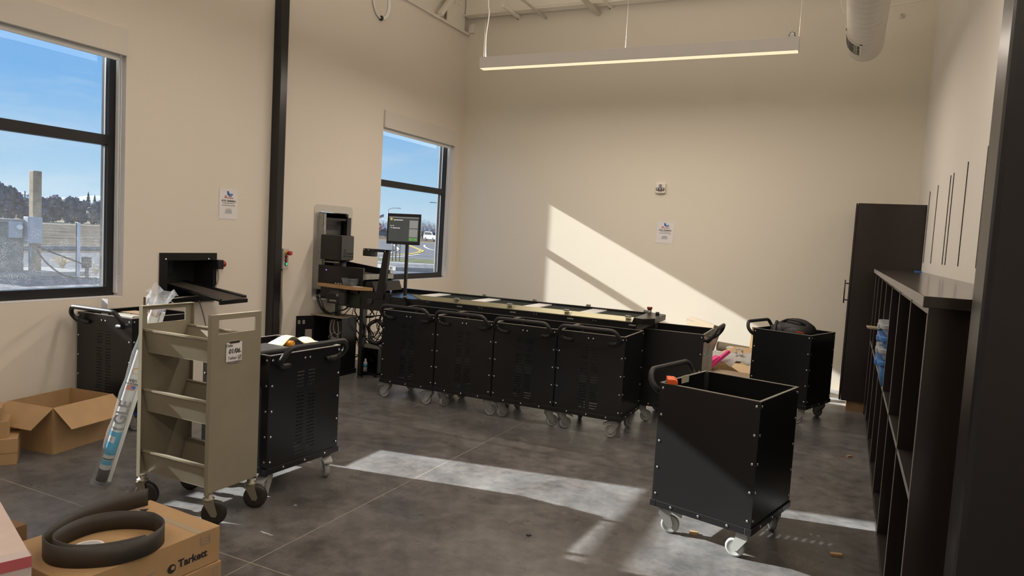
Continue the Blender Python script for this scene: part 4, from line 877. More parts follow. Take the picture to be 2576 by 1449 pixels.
for k in range(16):
    x0, y0 = random.uniform(-4.85, -4.35), random.uniform(6.15, 6.5); p = [(x0, y0, .80)]
    for j in range(5): p.append((max(-5.1, min(-4.3, x0 + random.uniform(-.2, .2))), y0 + random.uniform(-.08, .08), .80 - .13 * (j + 1) + random.uniform(-.06, .06)))
    o = MB().tube(smooth_path(p, 5), random.choice((.004, .005, .007)), 5).build('loose_cable', m_cable); tag(o, 'black cable tangled between the machine legs below the conveyor', 'cable', 'black cables under the conveyor')
for k, p in enumerate(([(-5.20, 6.02, .82), (-5.12, 5.99, .72), (-5.06, 6.02, .66), (-5.03, 6.03, .64)], [(-5.19, 6.03, .82), (-5.10, 5.98, .78), (-5.06, 5.99, .69), (-5.0, 6.03, .64)], [(-5.20, 6.04, .80), (-5.14, 6.02, .70), (-5.08, 6.03, .645)], [(-4.70, 6.0, .80), (-4.78, 5.99, .72), (-4.88, 5.99, .69), (-5.0, 6.02, .645)], [(-4.66, 6.02, .80), (-4.72, 6.0, .74), (-4.80, 6.0, .66), (-4.86, 6.03, .64)])):
    o = MB().tube(smooth_path(p, 6), (.013, .006, .009, .009, .005)[k], 6).build('power_cable', m_cable); tag(o, 'black power cable dropping onto the open cabinet top', 'cable', 'black cables above the cabinet')
o = MB().tube([(-4.44 + .11 * math.cos(a * 2 * PI / 24), 6.10 + .02 * math.sin(a * 1.1), .50 + .12 * math.sin(a * 2 * PI / 24)) for a in range(24)], .020, 8, closed=True).build('hose_loop', m_rub); tag(o, 'thick black hose loop hanging under the conveyor beside the first cart', 'hose')

# ================================================================== clutter at the back wall
t = thing('leaning_carton', 'pale brown flat carton leaning against the back wall behind the carts', 'cardboard box', (-1.66, 8.45, 0), rot=(math.radians(-11), math.radians(11), math.radians(-18)))
MB().box(-.16, .19, -.12, .10, .03, .74).build('carton_body', m_cardp, t, bevel=.004)
o = MB(); decal(o, (.191, 0, 0), Y_, Z_, [(-.09, .42, .06, .62)]); o.build('shipping_label', mat('pink_label', (.75, .50, .52), .6), t); o = MB(); decal(o, (.1915, 0, 0), Y_, Z_, [(.01, .46, .045, .52)]); o.build('label_mark', m_orange, t)
o = MB(); decal(o, (0, -.1205, 0), X_, Z_, [(-.15, .695, -.08, .705), (-.165, .67, -.16, .715)]); o.build('carton_print', m_inkg, t)
t = thing('cardboard_tube', 'grey brown rolled sheet lying behind the leaning carton at the wall', 'roll', (-1.2, 8.6, .42)); MB().tube([(-.1, -.15, .03), (.40, .05, -.03)], .055, 14).build('roll', mat('grey_brown_roll', (.27, .23, .17), .7), t); MB().box(-.08, .38, -.12, .14, -.42, -.06).build('roll_support', m_cardd, t)
t = thing('packing_carton', 'big open cardboard box stuffed with printed paper and pink foam', 'cardboard box', (-1.05, 7.95, 0), math.radians(-6))
b = MB(); w, d, h, th = .30, .26, .30, .005
b.box(-w, w, -d, -d + th, 0, h).box(-w, w, d - th, d, 0, h).box(-w, -w + th, -d, d, 0, h).box(w - th, w, -d, d, 0, h).box(-w, w, -d, d, 0, th); b.build('carton_walls', m_card, t)
MB().prism([(-w, -d, h), (w, -d, h), (w + .02, -d - .16, h - .05), (-w + .05, -d - .17, h - .06)], (0, 0, .005)).build('flap', m_cardp, t)
MB().prism([(-w, -d, h), (-w, d, h), (-w - .12, d - .02, h + .14), (-w - .10, -d + .04, h + .10)], (.004, 0, .004)).build('flap', m_cardd, t)  # left and back flaps use darker board, their shade is in the colour
MB().prism([(-w, d, h), (w, d, h), (w, d + .05, h + .20), (-w * .2, d + .06, h + .19), (-w * .8, d + .04, h + .10)], (0, .005, 0)).build('flap', m_cardd, t); MB().prism([(.06, d + .08, 0), (w + .1, d + .08, 0), (w + .1, d + .10, h + .42), (.10, d + .10, h + .43)], (0, .02, 0)).build('flap', m_card, t)
c = MB(); g = 12; vv = []
for j in range(8):
    for i in range(g): vv.append((-.34 + .058 * i, -.24 + .06 * j, .33 + .10 * math.sin(j * .45 + .2) + .02 * math.sin(i * 1.9 + j) + random.uniform(-.012, .012) + (.03 if i > 6 else 0)))
b = c.add(vv)
for j in range(7):
    for i in range(g - 1): a = b + j * g + i; c.face([a, a + 1, a + 1 + g, a + g], True)
def newsprint():
    m = bpy.data.materials.new('printed_paper'); m.use_nodes = True; tt = m.node_tree; b = tt.nodes['Principled BSDF']; cc = N(tt, 'ShaderNodeTexCoord'); w = N(tt, 'ShaderNodeTexWave'); w.inputs['Scale'].default_value = 48; w.inputs['Distortion'].default_value = 6; w.inputs['Detail'].default_value = 3
    tt.links.new(cc.outputs['Object'], w.inputs[0]); r = N(tt, 'ShaderNodeValToRGB'); r.color_ramp.elements[0].position = .15; r.color_ramp.elements[0].color = (.30, .30, .29, 1); r.color_ramp.elements[1].position = .36; r.color_ramp.elements[1].color = (.60, .58, .55, 1); tt.links.new(w.outputs[0], r.inputs[0]); tt.links.new(r.outputs[0], b.inputs['Base Color']); b.inputs['Roughness'].default_value = .8; return m
m_news = newsprint()
o = c.build('packing_paper', m_news, loc=(-1.02, 7.95, .02), rot=(0, 0, math.radians(-6))); sol = o.modifiers.new('thick', 'SOLIDIFY'); sol.thickness = .003; tag(o, 'crumpled printed packing paper bulging from the open box at the back wall', 'paper')
for k, (p, q, lab) in enumerate((((-1.31, 7.55, .25), (-1.07, 7.76, .50), 'long pink foam strip leaning along the edge of the open box'), ((-1.31, 7.57, .32), (-1.17, 7.72, .425), 'short bright pink foam block beside the long pink strip'))):
    p, q = V3(*p), V3(*q); d = (q - p); o = MB().box(-.02 - .02 * k, .02 + .02 * k, -.015 - .01 * k, .015 + .01 * k, 0, d.length).build('foam_strip', m_pink, loc=p, rot=d.to_track_quat('Z', 'Y').to_euler()); tag(o, lab, 'foam')
o = MB().tube([(.035 * math.cos(a * PI / 10), .02 * math.sin(a * 1.7), .035 * math.sin(a * PI / 10) + .006 * math.sin(a * 2.3)) for a in range(20)], [.006 + .004 * (a % 3) for a in range(20)], 6, closed=True).build('plastic_wrap', clear_material('crumpled_clear_wrap', (.92, .92, .95), .4, .1), loc=(-.97, 7.80, .50)); tag(o, 'crumpled clear plastic wrap on top of the printed paper', 'plastic wrap')
for i, (x, y, sx, sy, c, lab) in enumerate(((-.651, 3.924, .022, .014, m_card, 'tan wood chip on the sunlit floor under the foreground cart'), (.07, 4.07, .030, .012, m_wood, 'brown leaf scrap on the dark floor right of the foreground cart'), (.135, 6.15, .022, .010, m_wood, 'tiny brown leaf bit on the floor near the bookcase middle'), (-1.427, 3.402, .014, .014, m_dplas, 'dark round disc on the shaded floor in front'))):
    o = (MB().box(-sx, sx, -sy, sy, 0, .012) if i != 3 else MB().lathe((0, 0, 0), (0, 0, 1), [(0, .014), (.006, .014)], 12)).build(('wood_chip', 'leaf_scrap', 'leaf_scrap', 'rubber_disc')[i], c, loc=(x, y, .0005), rot=(0, 0, .4 * i)); tag(o, lab, 'debris')

# ================================================================== bookcase, counter, tall cabinet, wall tracks
BX0, BX1, BY0, BY1 = .262, .648, 2.80, 7.93
t = thing('low_bookcase', 'long dark brown bookcase with open bays along the partition wall', 'bookcase', (0, 0, 0))
nb = 7; ys = [BY0 + (BY1 - BY0) * k / nb for k in range(nb + 1)]
for k, y in enumerate(ys):
    a = min(max(y - .0095, BY0), BY1 - .019); MB().box(BX0, BX1, a, a + .019, .0 if k in (0, nb) else .09, 1.435).build('end_panel' if k in (0, nb) else 'divider', m_esp, t, bevel=.001)
for k in range(nb):
    a, b = ys[k] + .0105 + (.0085 if k == 0 else 0), ys[k + 1] - .0105 - (.0085 if k == nb - 1 else 0)
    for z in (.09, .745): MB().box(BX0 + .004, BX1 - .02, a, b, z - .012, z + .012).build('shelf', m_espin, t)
    MB().box(BX0 + .002, BX1 - .02, a, b, 1.41, 1.435).build('top_rail', m_esp, t)
m_edge_glare = mat('greige_edge_glare', (.30, .28, .265), .4)  # pale strips carry the grazing glare of the long front edges as colour
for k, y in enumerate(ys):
    a = min(max(y - .0095, BY0), BY1 - .019); MB().box(BX0 - .0015, BX0, a + .001, a + .018, .09, 1.41).build('edge_glare_strip', m_edge_glare, t)
for k in range(nb): MB().box(BX0 + .0025, BX0 + .004, ys[k] + .02, ys[k + 1] - .011, .735, .756).build('edge_glare_strip', m_edge_glare, t)
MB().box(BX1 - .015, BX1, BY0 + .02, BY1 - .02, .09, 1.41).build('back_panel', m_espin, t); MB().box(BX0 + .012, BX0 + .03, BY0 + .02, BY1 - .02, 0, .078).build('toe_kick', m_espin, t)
o = MB().box(.240, .649, 2.74, 7.945, 1.437, 1.476).build('countertop', m_counter, bevel=.002); MB().box(.2385, .240, 2.745, 7.94, 1.439, 1.474).build('edge_glare_strip', m_edge_glare, o); tag(o, 'dark glossy countertop running the length of the low bookcase', 'countertop')
o = MB().box(-.03, .03, -.012, .012, 0, .012).build('tape_piece', mat('blue_tape', (.03, .16, .55), .5), loc=(.58, 7.4, 1.4765)); tag(o, 'small scrap of blue tape on the far end of the countertop', 'tape')
t = thing('tall_cabinet', 'tall dark brown cabinet standing in the corner beyond the bookcase', 'cabinet', (0, 0, 0))
MB().box(.045, .646, 7.955, 9.09, .105, 2.125).build('cabinet_body', m_esp, t, bevel=.002); MB().box(.10, .64, 7.99, 9.08, 0, .105).build('toe_kick', m_wood, t)
for a, b in ((7.958, 8.518), (8.524, 9.086)): MB().box(.024, .043, a, b, .108, 2.122).build('cabinet_door', m_esp, t, bevel=.002)
for y in (8.05,):
    m = MB(); m.tube([(-.012, y, 1.10), (-.012, y, 1.34)], .006, 8)
    for z in (1.135, 1.305): m.tube([(-.012, y, z), (.026, y, z)], .0065, 6)
    m.build('door_handle', m_black, t)
for i, (y, lab) in enumerate(((4.70, 'dark vertical track on the white partition wall, nearest the wall end'), (5.43, 'dark vertical wall track, second from the wall end'), (6.12, 'dark vertical wall track, nearer one of the close pair'), (6.30, 'dark vertical wall track, farther one of the close pair'), (7.14, 'dark vertical wall track between the close pair and the cabinet'), (7.82, 'dark vertical wall track right beside the tall cabinet'))):
    o = MB().box(-.005, 0, -.004, .004, 1.565, 2.245).build('wall_track', mat('dark_track', (.02, .018, .016), .4), loc=(.6495, y, 0)); tag(o, lab, 'shelf track')
# storage bins in the bookcase
m_binb = mat('blue_translucent_bin', (.055, .19, .50), .3); m_binc = mat('grey_translucent_bin', (.42, .45, .50), .25); m_binl = mat('grey_bin_lid', (.36, .37, .40), .35)
def bin_(y, z, h, mm, lab, lid):
    t = thing('storage_bin', lab, 'storage bin', (.42, y, z)); w0, w1, d0, d1 = .165, .185, .20, .225; b = MB(); n = 4
    lo = rrect(w0, d0, .03, n); hi = rrect(w1, d1, .03, n); k = len(lo); a = b.add([(x, yy, .001) for x, yy in lo] + [(x, yy, h) for x, yy in hi]); b.face([a + i for i in reversed(range(k))]); b.face([a + k + i for i in range(k)])
    for i in range(k): j = (i + 1) % k; b.face([a + i, a + j, a + k + j, a + k + i], True)
    b.build('tub', mm, t); r = MB(); r.prism([(x * 1.06, yy * 1.05, h - .03) for x, yy in hi], (0, 0, .028)); r.build('rim_lid', lid, t, bevel=.004)
    MB().box(-w1 - .022, -w1 - .004, -.06, .06, h - .05, h - .012).build('bin_handle', lid, t, bevel=.006)
yb = 5.33; z = .758
for h, mm, lab, lid in ((.17, m_binb, 'deep blue plastic bin at the bottom of the bin stack in the bookcase', m_binb), (.075, m_binc, 'clear grey bin directly above the deep blue bin', m_binl), (.075, m_binb, 'shallow blue-rimmed bin third from the bottom of the bin stack', m_binb), (.075, m_binc, 'topmost grey lidded bin of the stack in the bookcase', m_binl)):
    bin_(yb, z, h, mm, lab, lid); z += h + .004
o = MB().box(-.20, .20, -.10, .10, 0, .012).build('cardboard_sheet', m_cardp, loc=(.40, 7.05, .955), rot=(0, .03, .05)); tag(o, 'tan board sticking out of a far bookcase bay', 'board')
MBs = MB().box(.42, .60, 6.98, 7.12, .758, .953); o = MBs.build('book_stack', m_espin); tag(o, 'dark box under the tan board in the far bookcase bay', 'box')

# ================================================================== outside
G = -.15
random.seed(5)
m_dry = mat('dry_field_grass', (.118, .10, .078), .9, var=.45, vscale=.35); m_grav = mat('grey_gravel', (.165, .165, .17), .95, var=.75, vscale=4.5); m_asph = mat('grey_asphalt', (.15, .155, .165), .8, var=.08, vscale=2)
m_strip = mat('pale_dry_grass', (.22, .18, .10), .9, var=.25, vscale=2); m_green = mat('sparse_green_grass', (.13, .14, .075), .9, var=.35, vscale=3); m_pale = mat('pale_straw_field', (.25, .22, .165), .9, var=.2, vscale=.5)
m_yel = mat('yellow_road_paint', (.60, .42, .06), .7); m_whi = mat('white_road_paint', (.75, .75, .73), .7)
def ground(name, pts, z, m): o = MB().quad(*[(x, y, z) for x, y in pts]).build(name, m); o['kind'] = 'structure'; return o
ground('ground_field', [(-5.57, -900), (-5.57, 4000), (-4000, 4000), (-4000, -900)], G - .03, m_dry)
ground('ground_gravel', [(-5.57, -25), (-5.57, 17.5), (-21.7, 17.5), (-21.7, -25)], G, m_grav)
ground('ground_road', [(-21.8, -60), (-21.8, 60), (-29.1, 60), (-29.1, -60)], G - .01, m_asph)
ground('ground_verge', [(-31.3, -60), (-31.3, 45), (-34.6, 45), (-34.6, -60)], G - .01, m_strip)
ground('ground_pale_field', [(-84, 20), (-84, 100), (-118, 130), (-118, 20)], G - .01, m_pale)
ground('ground_lot', [(-5.57, 17.5), (-5.57, 60), (-21.7, 60), (-21.7, 17.5)], G - .006, m_asph)
uw = V3(-.53, .848, 0); sw = V3(.848, .53, 0)
def strip(name, r0, r1, s0, s1, z, m): return ground(name, [(uw * r + sw * s)[:2] for r, s in ((r0, s0), (r0, s1), (r1, s1), (r1, s0))], z, m)
strip('ground_bed', 30.4, 36.3, -7, 25, G + .004, m_grav); strip('ground_walk', 36.3, 37.8, -9, 25, G + .008, m_conc); strip('ground_grass', 37.8, 43, -9, 25, G + .006, m_green); strip('ground_junction', 43, 102, -11, 40, G - .004, m_asph); strip('ground_far_verge', 102, 112, -13, 60, G - .002, m_strip)
def curb(pts, name): 
    m = MB()
    for a, b in zip(pts, pts[1:]):
        a, b = V3(*a, G), V3(*b, G); n = (b - a).cross(Z_).normalized() * .09; m.prism([a - n, b - n, b + n, a + n], (0, 0, .16))
    o = m.build(name, m_conc); o['kind'] = 'structure'
curb([(-23.0, 28.0), (-17.06, 24.69), (-15.7, 26.1), (-8, 31.5)], 'curb_lot'); curb([(-31.35, -60), (-31.35, 45)], 'curb_road')
def ribbon(name, pts, w, m, z=G + .02):
    P = smooth_path([V3(x, y, z) for x, y in pts], 6); q = MB(); n = len(P); vs = []
    for i in range(n): t = (P[min(i + 1, n - 1)] - P[max(i - 1, 0)]).normalized(); k = t.cross(Z_) * w / 2; vs += [P[i] - k, P[i] + k]
    b = q.add(vs)
    for i in range(n - 1): q.face([b + 2 * i, b + 2 * i + 1, b + 2 * i + 3, b + 2 * i + 2])
    o = q.build(name, m); o['kind'] = 'structure'
YL = [(-27.9, 37.0), (-28.0, 38.4), (-27.3, 39.6), (-29.0, 44.2), (-31.8, 49.5), (-34.4, 53.3), (-44.6, 66.6), (-52, 76)]
ribbon('road_marking_yellow', YL, .16, m_yel); ribbon('road_marking_yellow', [(x - .35, y + .12) for x, y in YL], .16, m_yel)
ribbon('road_marking_white', [(-49, 69), (-44.2, 63.1), (-36, 52), (-33.4, 48.2), (-30, 42.5), (-28.4, 39.6), (-29, 37)], .2, m_whi)
ribbon('road_marking_white', [(-46, 72), (-41.6, 65.1), (-36.3, 57.6), (-33.5, 54.4), (-30, 51)], .2, m_whi); ribbon('road_marking_white', [(-27.9, 43.0), (-26.0, 38.2), (-24.8, 34)], .2, m_whi)

# mountains and far haze of hills
def ridge(name, d, a0, a1, h, m, seed, zb=-3):
    random.seed(seed); q = MB(); n = 90; vs = []
    for i in range(n + 1):
        a = a0 + (a1 - a0) * i / n; hh = h * (.72 + .13 * math.sin(i * .31 + seed) + .08 * math.sin(i * .83) + random.uniform(0, .07)); c = V3(-math.cos(a), math.sin(a), 0)
        vs += [c * d + Z_ * zb, c * (d + h * 1.5) + Z_ * hh, c * (d + h * 4) + Z_ * zb]
    b = q.add(vs)
    for i in range(n):
        for k in (0, 1): a = b + 3 * i + k; q.face([a, a + 3, a + 4, a + 1], True)
    o = q.build(name, m); o['kind'] = 'structure'
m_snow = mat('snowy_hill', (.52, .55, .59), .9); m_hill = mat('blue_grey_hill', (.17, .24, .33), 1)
ridge('snow_hills', 2900, -.2, .82, 78, m_snow, 3); ridge('blue_hills', 2300, -.2, .86, 34, m_hill, 8); ridge('blue_hills', 2300, .84, 1.6, 17, m_hill, 5)

# bushes, trees
m_bark = mat('grey_bark', (.17, .15, .14), .9); m_bush = mat('dark_winter_hedge', (.13, .14, .165), 1, bump=1, bscale=3, var=.4, vscale=1.6); m_fir = mat('dark_fir', (.06, .085, .065), 1, var=.4, vscale=2); m_twig = mat('bare_twigs', (.30, .29, .31), 1)
def bush_mesh():
    m = MB()
    for k in range(7): m.sphere((random.uniform(-.35, .35), random.uniform(-.3, .3), .5 + .33 * k), random.uniform(.42, .62), 12, 9, (1, .9, 1), .35)
    return m
bushes = [bush_mesh().build('hedge_shrub', m_bush) for _ in range(2)]
for i in range(17):
    f = i / 16; o = bushes[i] if i < 2 else bushes[i % 2].copy()
    if i >= 2: COL.objects.link(o)
    a = V3(-101.5, 52.5, 0).lerp(V3(-93.5, 66.5, 0), f); sc = 1.15 * (1.3 if f < .3 else 1)
    o.location = (a.x - random.uniform(0, 1.2), a.y, G); o.scale = (1.3, 1.25, sc * random.uniform(.9, 1.1)); o.rotation_euler = (0, 0, random.uniform(0, 3)); tag(o, 'dark leafless shrub in the hedge far across the field', 'shrub', 'hedge shrubs across the field')
def bare_tree(h, seed, spread=.55, depth=5):
    random.seed(seed); tr = MB(); tw = MB()
    def grow(p, d, L, r, k):
        q = p + d * L; (tr if k >= depth - 1 else tw).tube([p, q], [r, r * .65], 4 if k > 2 else 3, False)
        if k == 0: return
        for _ in range(3 if k > 1 else 4):
            e = (d + V3(random.gauss(0, spread), random.gauss(0, spread), random.gauss(.12, .3))).normalized(); grow(p.lerp(q, random.uniform(.6, 1)), e, L * random.uniform(.6, .8), r * .6, k - 1)
    grow(V3(0, 0, 0), V3(0, 0, 1), h * .28, h * .016, depth); return tr, tw
protos = []
for k in range(3):
    t = thing('bare_tree', 'leafless grey tree in the distance outside the windows', 'tree'); a, b = bare_tree(6.0, 20 + k); a.build('trunk', m_bark, t); b.build('twigs', m_twig, t); protos.append(t)
spots = [(-139.7, 78.0, .8), (-138.3, 80.4, .7), (-147, 98.2, .8), (-160, 96, .8), (-165, 104, 1), (-150, 104.5, .7), (-142, 104, .9)]
spots += [(-89.5, 120.4, .8), (-88.4, 121.3, .95), (-86.5, 122.6, .9), (-84.5, 123.8, .9), (-82.2, 125.4, 1.0), (-80.9, 126.3, .9), (-79.9, 127.0, 1.05), (-78.6, 127.8, .95), (-77.2, 128.6, 1.0), (-83.4, 131, 1.1), (-80.2, 133, 1.1), (-76, 131, 1), (-79.2, 129.5, .8), (-80.6, 128.2, .7), (-78.2, 131.5, .95), (-81.9, 128.6, .8), (-79.6, 134.6, 1.0), (-78.0, 126.4, .6), (-80.0, 125.2, .55), (-87.4, 124.9, .8), (-89.8, 123.4, .7)]
for i, (x, y, s) in enumerate(spots):
    o = protos[i] if i < 3 else dup(protos[i % 3]); w1 = x < -100
    o.location = (x, y, G); o.scale = (s, s, s); o.rotation_euler = (0, 0, i * 1.7)
    o['group'] = 'bare trees past the field' if w1 else 'bare trees past the road bend'; o['label'] = 'leafless tree beyond the field, seen through the big left window' if w1 else 'leafless tree past the road bend, seen through the window behind the monitor'
for i in range(14):
    o = bushes[i % 2].copy(); COL.objects.link(o); f = i / 13; p = V3(-92, 119, 0).lerp(V3(-74, 131, 0), f); o.location = (p.x * 1.03, p.y * 1.03, G); s = random.uniform(.8, 1.0); o.scale = (1, .9, s * .75); tag(o, 'low grey thicket under the bare trees past the road bend', 'shrub', 'thickets past the road bend')
def fir(h):
    a = MB(); a.tube([(0, 0, 0), (0, 0, h * .95)], [h * .025, .02], 6); b = MB()
    for k in range(8):
        z = h * (.12 + .11 * k); r = h * .24 * (1 - k / 8.6); n = 14; c = b.add([(0, 0, z + h * .17)] + [(r * (1 if j % 2 else .68) * math.cos(2 * PI * j / n), r * (1 if j % 2 else .68) * math.sin(2 * PI * j / n), z - (.02 * h if j % 2 else 0)) for j in range(n)])
        for j in range(n): b.face([c, c + 1 + j, c + 1 + (j + 1) % n])
    return a, b
for x, y, h, lab in ((-166.8, 110.4, 6.2, 'dark fir tree beyond the hedge, the taller of the two close together'), (-166.2, 111.6, 5.6, 'smaller dark fir right beside the taller fir'), (-151.4, 97.4, 4.6, 'squat dark evergreen beyond the hedge right of the far flag')):
    t = thing('fir_tree', lab, 'tree', (x, y, G)); a, b = fir(h); a.build('trunk', m_bark, t); b.build('branches', m_fir, t)
t = thing('farm_house', 'low grey roofed house among the hedge across the field', 'house', (-140, 94.5, G), .95); MB().box(-4, 4, -3, 3, 0, 1.4).build('house_walls', m_conc, t); MB().prism([(-4.4, -3.4, 1.4), (-4.4, 3.4, 1.4), (-4.4, 0, 2.7)], (8.8, 0, 0)).build('roof', m_cableg, t)

# poles, signs, flags
m_gpole = mat('grey_pole', (.30, .31, .32), .5, .5)
def flag(x, y, hh, fw_, label, rz, lean=0):
    t = thing('flagpole', label, 'flag', (x, y, G), rz); MB().tube([(0, 0, 0), (0, 0, hh)], [.10, .06], 8).build('pole', m_gpole, t)
    fh = fw_ * .6
    def pt(u, v): return V3(-u * fw_, .10 * math.sin(u * 7), hh - .1 - fh + v * fh - .25 * u * fh * (1 + lean))
    for nm, mm, rows in (('flag_red_stripes', mat('flag_red', (.45, .04, .06), .8), range(0, 13, 2)), ('flag_white_stripes', m_paper, range(1, 13, 2))):
        q = MB()
        for r in rows:
            u0 = .42 if r >= 6 else 0
            for k in range(8):
                a, b = u0 + (1 - u0) * k / 8, u0 + (1 - u0) * (k + 1) / 8; q.quad(pt(a, r / 13), pt(b, r / 13), pt(b, (r + 1) / 13), pt(a, (r + 1) / 13))
        q.build(nm, mm, t)
    q = MB()
    for k in range(4): a, b = .42 * k / 4, .42 * (k + 1) / 4; q.quad(pt(a, 6 / 13), pt(b, 6 / 13), pt(b, 1), pt(a, 1))
    q.build('flag_canton', m_blue, t); return t
flag(-212.5, 131.7, 6.3, 1.95, 'stars and stripes flag on a pole far across the field', .55); flag(-117.35, 161.95, 5.7, 1.3, 'small stars and stripes flag on a pole left of the monitor', .95, 1.5)
def street_lamp(x, y, hh, al, rz, label):
    t = thing('street_lamp', label, 'street lamp', (x, y, G), rz); MB().tube([(0, 0, 0), (0, 0, hh)], [.10, .07], 8).build('pole', m_gpole, t); MB().tube(smooth_path([(0, 0, hh - .05), (al * .4, 0, hh + .30), (al, 0, hh + .36)], 5), .05, 6).build('arm', m_gpole, t); MB().box(al - .1, al + .55, -.13, .13, hh + .31, hh + .42).build('lamp_head', m_gpole, t)
street_lamp(-80.3, 112.2, 5.35, 1.85, .60, 'thin street lamp left of the monitor screen outside'); street_lamp(-47.94, 64.05, 6.45, 1.6, .60, 'street lamp whose head shows at the middle bar of the far window'); street_lamp(-57.6, 93.7, 5.75, .9, 3.7, 'street lamp at the right edge of the far window')
t = thing('stop_sign', 'red stop sign cut off by the far window edge', 'stop sign', (-29.73, 40.2, G), .0); 
to = V3(29.73, -40.2, 0).normalized(); ur = V3(-to.y, to.x, 0)
MB().tube([-to * .05, -to * .05 + Z_ * 2.2], .035, 6).build('sign_post', m_gpole, t)
oc = [(.38 / math.cos(PI / 8) * math.cos(PI / 8 + k * PI / 4), .38 / math.cos(PI / 8) * math.sin(PI / 8 + k * PI / 4)) for k in range(8)]
q = MB(); poly(q, Z_ * 1.83, ur, Z_, oc, 0, .01); q.build('sign_border', m_whi, t); q = MB(); poly(q, Z_ * 1.83, ur, Z_, [(a * .94, b * .94) for a, b in oc], .012, .004); q.build('sign_face', mat('stop_sign_red', (.50, .03, .05), .5), t); text('lettering', 'STOP', .27, m_whi, t, Z_ * 1.83, ur, Z_, .018, bold=.006)
# young tree with stakes
t = thing('young_tree', 'young leafless street tree held by stakes in front of the road', 'tree', (-22.11, 31.76, G)); a, b = bare_tree(3.4, 77, .35, 4); a.build('trunk', m_bark, t); b.build('twigs', m_twig, t)
for i, (x, y, lab) in enumerate(((-22.16, 31.55, 'left wooden stake of the young street tree'), (-22.03, 32.02, 'right wooden stake of the young street tree'), (-22.3, 36.2, 'lone wooden stake at the right side of the far window'))):
    t = thing('tree_stake', lab, 'stake', (x, y, G)); MB().tube([(0, 0, 0), (0, 0, (1.55, 1.55, .95)[i])], .028, 6).build('stake', m_wood if i == 2 else m_bark, t)
    if i == 0: MB().tube([(0, 0, .62), (.13, .47, .62)], .014, 5).build('cross_tie', m_bark, t)
# cars
def car(x, y, rz, paint, label):
    t = thing('car', label, 'car', (x, y, G), rz); w = .9
    MB().prism([(-2.25, -w, .35), (2.25, -w, .35), (2.3, -w, .75), (2.15, -w, .98), (1.25, -w, 1.05), (.75, -w, 1.58), (-1.75, -w, 1.60), (-2.2, -w, 1.05), (-2.3, -w, .7)], (0, 2 * w, 0)).build('car_body', paint, t, bevel=.06)
    for s in (-1, 1): MB().prism([(1.10, s * (w + .005), 1.06), (.70, s * (w + .005), 1.50), (-1.65, s * (w + .005), 1.52), (-1.95, s * (w + .005), 1.06)], (0, .006 * s, 0)).build('side_window', m_bplas, t)
    MB().prism([(1.27, -.75, 1.08), (.80, -.70, 1.53), (.80, .70, 1.53), (1.27, .75, 1.08)], (.02, 0, .01)).build('windscreen', m_bplas, t); MB().prism([(-2.21, -.75, 1.08), (-1.80, -.70, 1.54), (-1.80, .70, 1.54), (-2.21, .75, 1.08)], (-.02, 0, .01)).build('rear_window', m_bplas, t)
    for sx in (-1.4, 1.4):
        for sy in (-.92, .72): MB().lathe((sx, sy, .34), (0, 1, 0), [(0, .30), (.02, .34), (.18, .34), (.2, .30)], 16).build('wheel', m_rub, t)
car(-63.4, 102.0, -.55, mat('silver_paint', (.55, .60, .66), .3, .2), 'silver car on the road bend at the right of the far window'); car(-79.0, 109.0, .5, mat('dark_blue_paint', (.05, .08, .13), .3), 'dark car far off left of the monitor')
# electrical gear by the big window
m_egrey = mat('green_grey_cabinet', (.16, .18, .17), .55, var=.12, vscale=3); m_lgrey = mat('light_grey_box', (.42, .45, .49), .5, .2); m_post = mat('weathered_wood_post', (.33, .26, .17), .85, var=.25, vscale=6)
o = MB().box(-20.6, -18.85, 8.2, 12.5, G, G + .1).build('ground_pad', m_conc); o['kind'] = 'structure'
t = thing('transformer_cabinet', 'grey green electrical cabinet on a concrete pad outside the big window', 'electrical cabinet', (-19.9, 10.0, G + .1)); MB().box(-.6, .5, -1.0, 1.13, 0, 1.25).build('cabinet_body', m_egrey, t, bevel=.02); MB().box(-.62, .54, -1.03, 1.16, 1.25, 1.34).build('cabinet_lid', m_conc, t)
MB().box(.5, .58, .72, 1.05, .86, 1.28).build('meter_panel', m_lgrey, t, bevel=.01); MB().lathe((.58, .95, 1.14), (1, 0, 0), [(0, .075), (.06, .075), (.10, .055)], 18).build('meter', m_shade2, t)
t = thing('breaker_box', 'light grey breaker box on the wooden post outside the big window', 'electrical box', (-19.30, 11.30, .68)); MB().box(-.10, .10, -.19, .18, 0, .69).build('box_body', m_lgrey, t, bevel=.012); MB().box(.10, .115, -.17, .16, .03, .66).build('box_door', m_lgrey, t); MB().tube([(0, -.06, 0), (0, -.06, -.72)], .05, 8).build('conduit', m_gpole, t)
o = MB().box(-.10, .10, -.11, .11, 0, 2.73).build('wooden_post', m_post, loc=(-19.52, 11.48, G), bevel=.02); tag(o, 'thick weathered wooden post behind the breaker box', 'post')
o = MB().box(-.03, .03, -.045, .045, 0, 1.44).box(-.03, .06, -.045, -.03, 0, 1.44).build('metal_post', mat('pale_metal_post', (.55, .60, .68), .4, .4), loc=(-18.33, 11.87, G), bevel=.006); tag(o, 'pale metal channel post in the gravel outside the big window', 'post')
t = thing('pedestal_box', 'small black cable pedestal on a stem beside the pale metal post', 'pedestal', (-17.94, 11.84, G)); MB().tube([(0, .02, 0), (0, .02, .3)], .045, 8).build('stem', m_bplas, t); MB().box(-.08, .08, -.085, .095, .27, .56).build('box', m_bplas, t, bevel=.01)
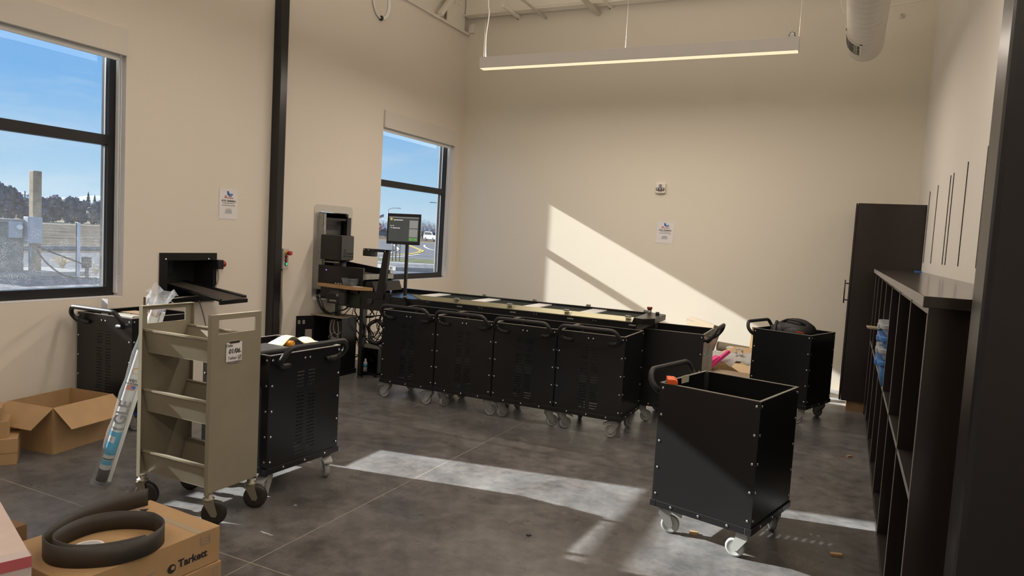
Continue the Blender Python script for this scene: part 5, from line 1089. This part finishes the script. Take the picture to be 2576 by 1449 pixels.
for k, p in enumerate(([(-19.2, 11.35, .60), (-18.8, 11.52, .46), (-18.2, 11.75, .27), (-17.98, 11.8, .2)], [(-19.2, 11.34, .5), (-18.9, 11.40, .2), (-18.4, 11.5, -.08), (-18.0, 11.6, -.13), (-17.6, 11.9, -.13)])): o = MB().tube(smooth_path(p, 6), .022, 6).build('ground_cable', m_cable); tag(o, ('upper black cable from the breaker box to the small pedestal', 'lower black cable drooping from the breaker box into the gravel')[k], 'cable')
m_straw = mat('straw_grass', (.62, .50, .28), .9)
for k, (x, y, s, lab) in enumerate(((-20.4, 12.75, .55, 'straw coloured ornamental grass clump right of the concrete pad'), (-18.6, 12.55, .6, 'thin straw grass tuft behind the pale metal post'))):
    q = MB(); random.seed(k)
    for _ in range(70 if k == 0 else 16): a = random.uniform(0, 2 * PI); l = random.uniform(.4, 1) * s; q.tube([(0, 0, 0), (math.cos(a) * l * .35, math.sin(a) * l * .35, l * .8), (math.cos(a) * l * .9, math.sin(a) * l * .9, l * .85)], [.008, .006, .002], 3, False)
    o = q.build('ornamental_grass', m_straw, loc=(x, y, G)); tag(o, lab, 'grass')
for k in range(12):
    o = MB().box(-.06, .06, -.06, .06, 0, 1.1).build('fence_post', m_bark) if k == 0 else fp.copy()
    if k == 0: fp = o
    else: COL.objects.link(o)
    o.location = (-98 + .35 * k, 50.5 + 2.0 * k, G); tag(o, 'dark fence post at the far side of the ploughed field', 'fence post', 'field fence posts')
t = thing('utility_pole', 'faint wooden utility pole far beyond the hedge', 'pole', (-156.1, 89.7, G)); MB().tube([(0, 0, 0), (0, 0, 5.2)], .12, 6).build('pole', m_bark, t); MB().box(-.06, .06, -.9, .9, 4.3, 4.42).build('crossarm', m_bark, t)
# rough ground has no mirror sheen
for mm in (m_dry, m_grav, m_asph, m_strip, m_green, m_pale, m_conc, m_snow, m_hill, m_bush, m_straw, m_bark, m_twig, m_fir): mm.node_tree.nodes['Principled BSDF'].inputs['Specular IOR Level'].default_value = 0.0
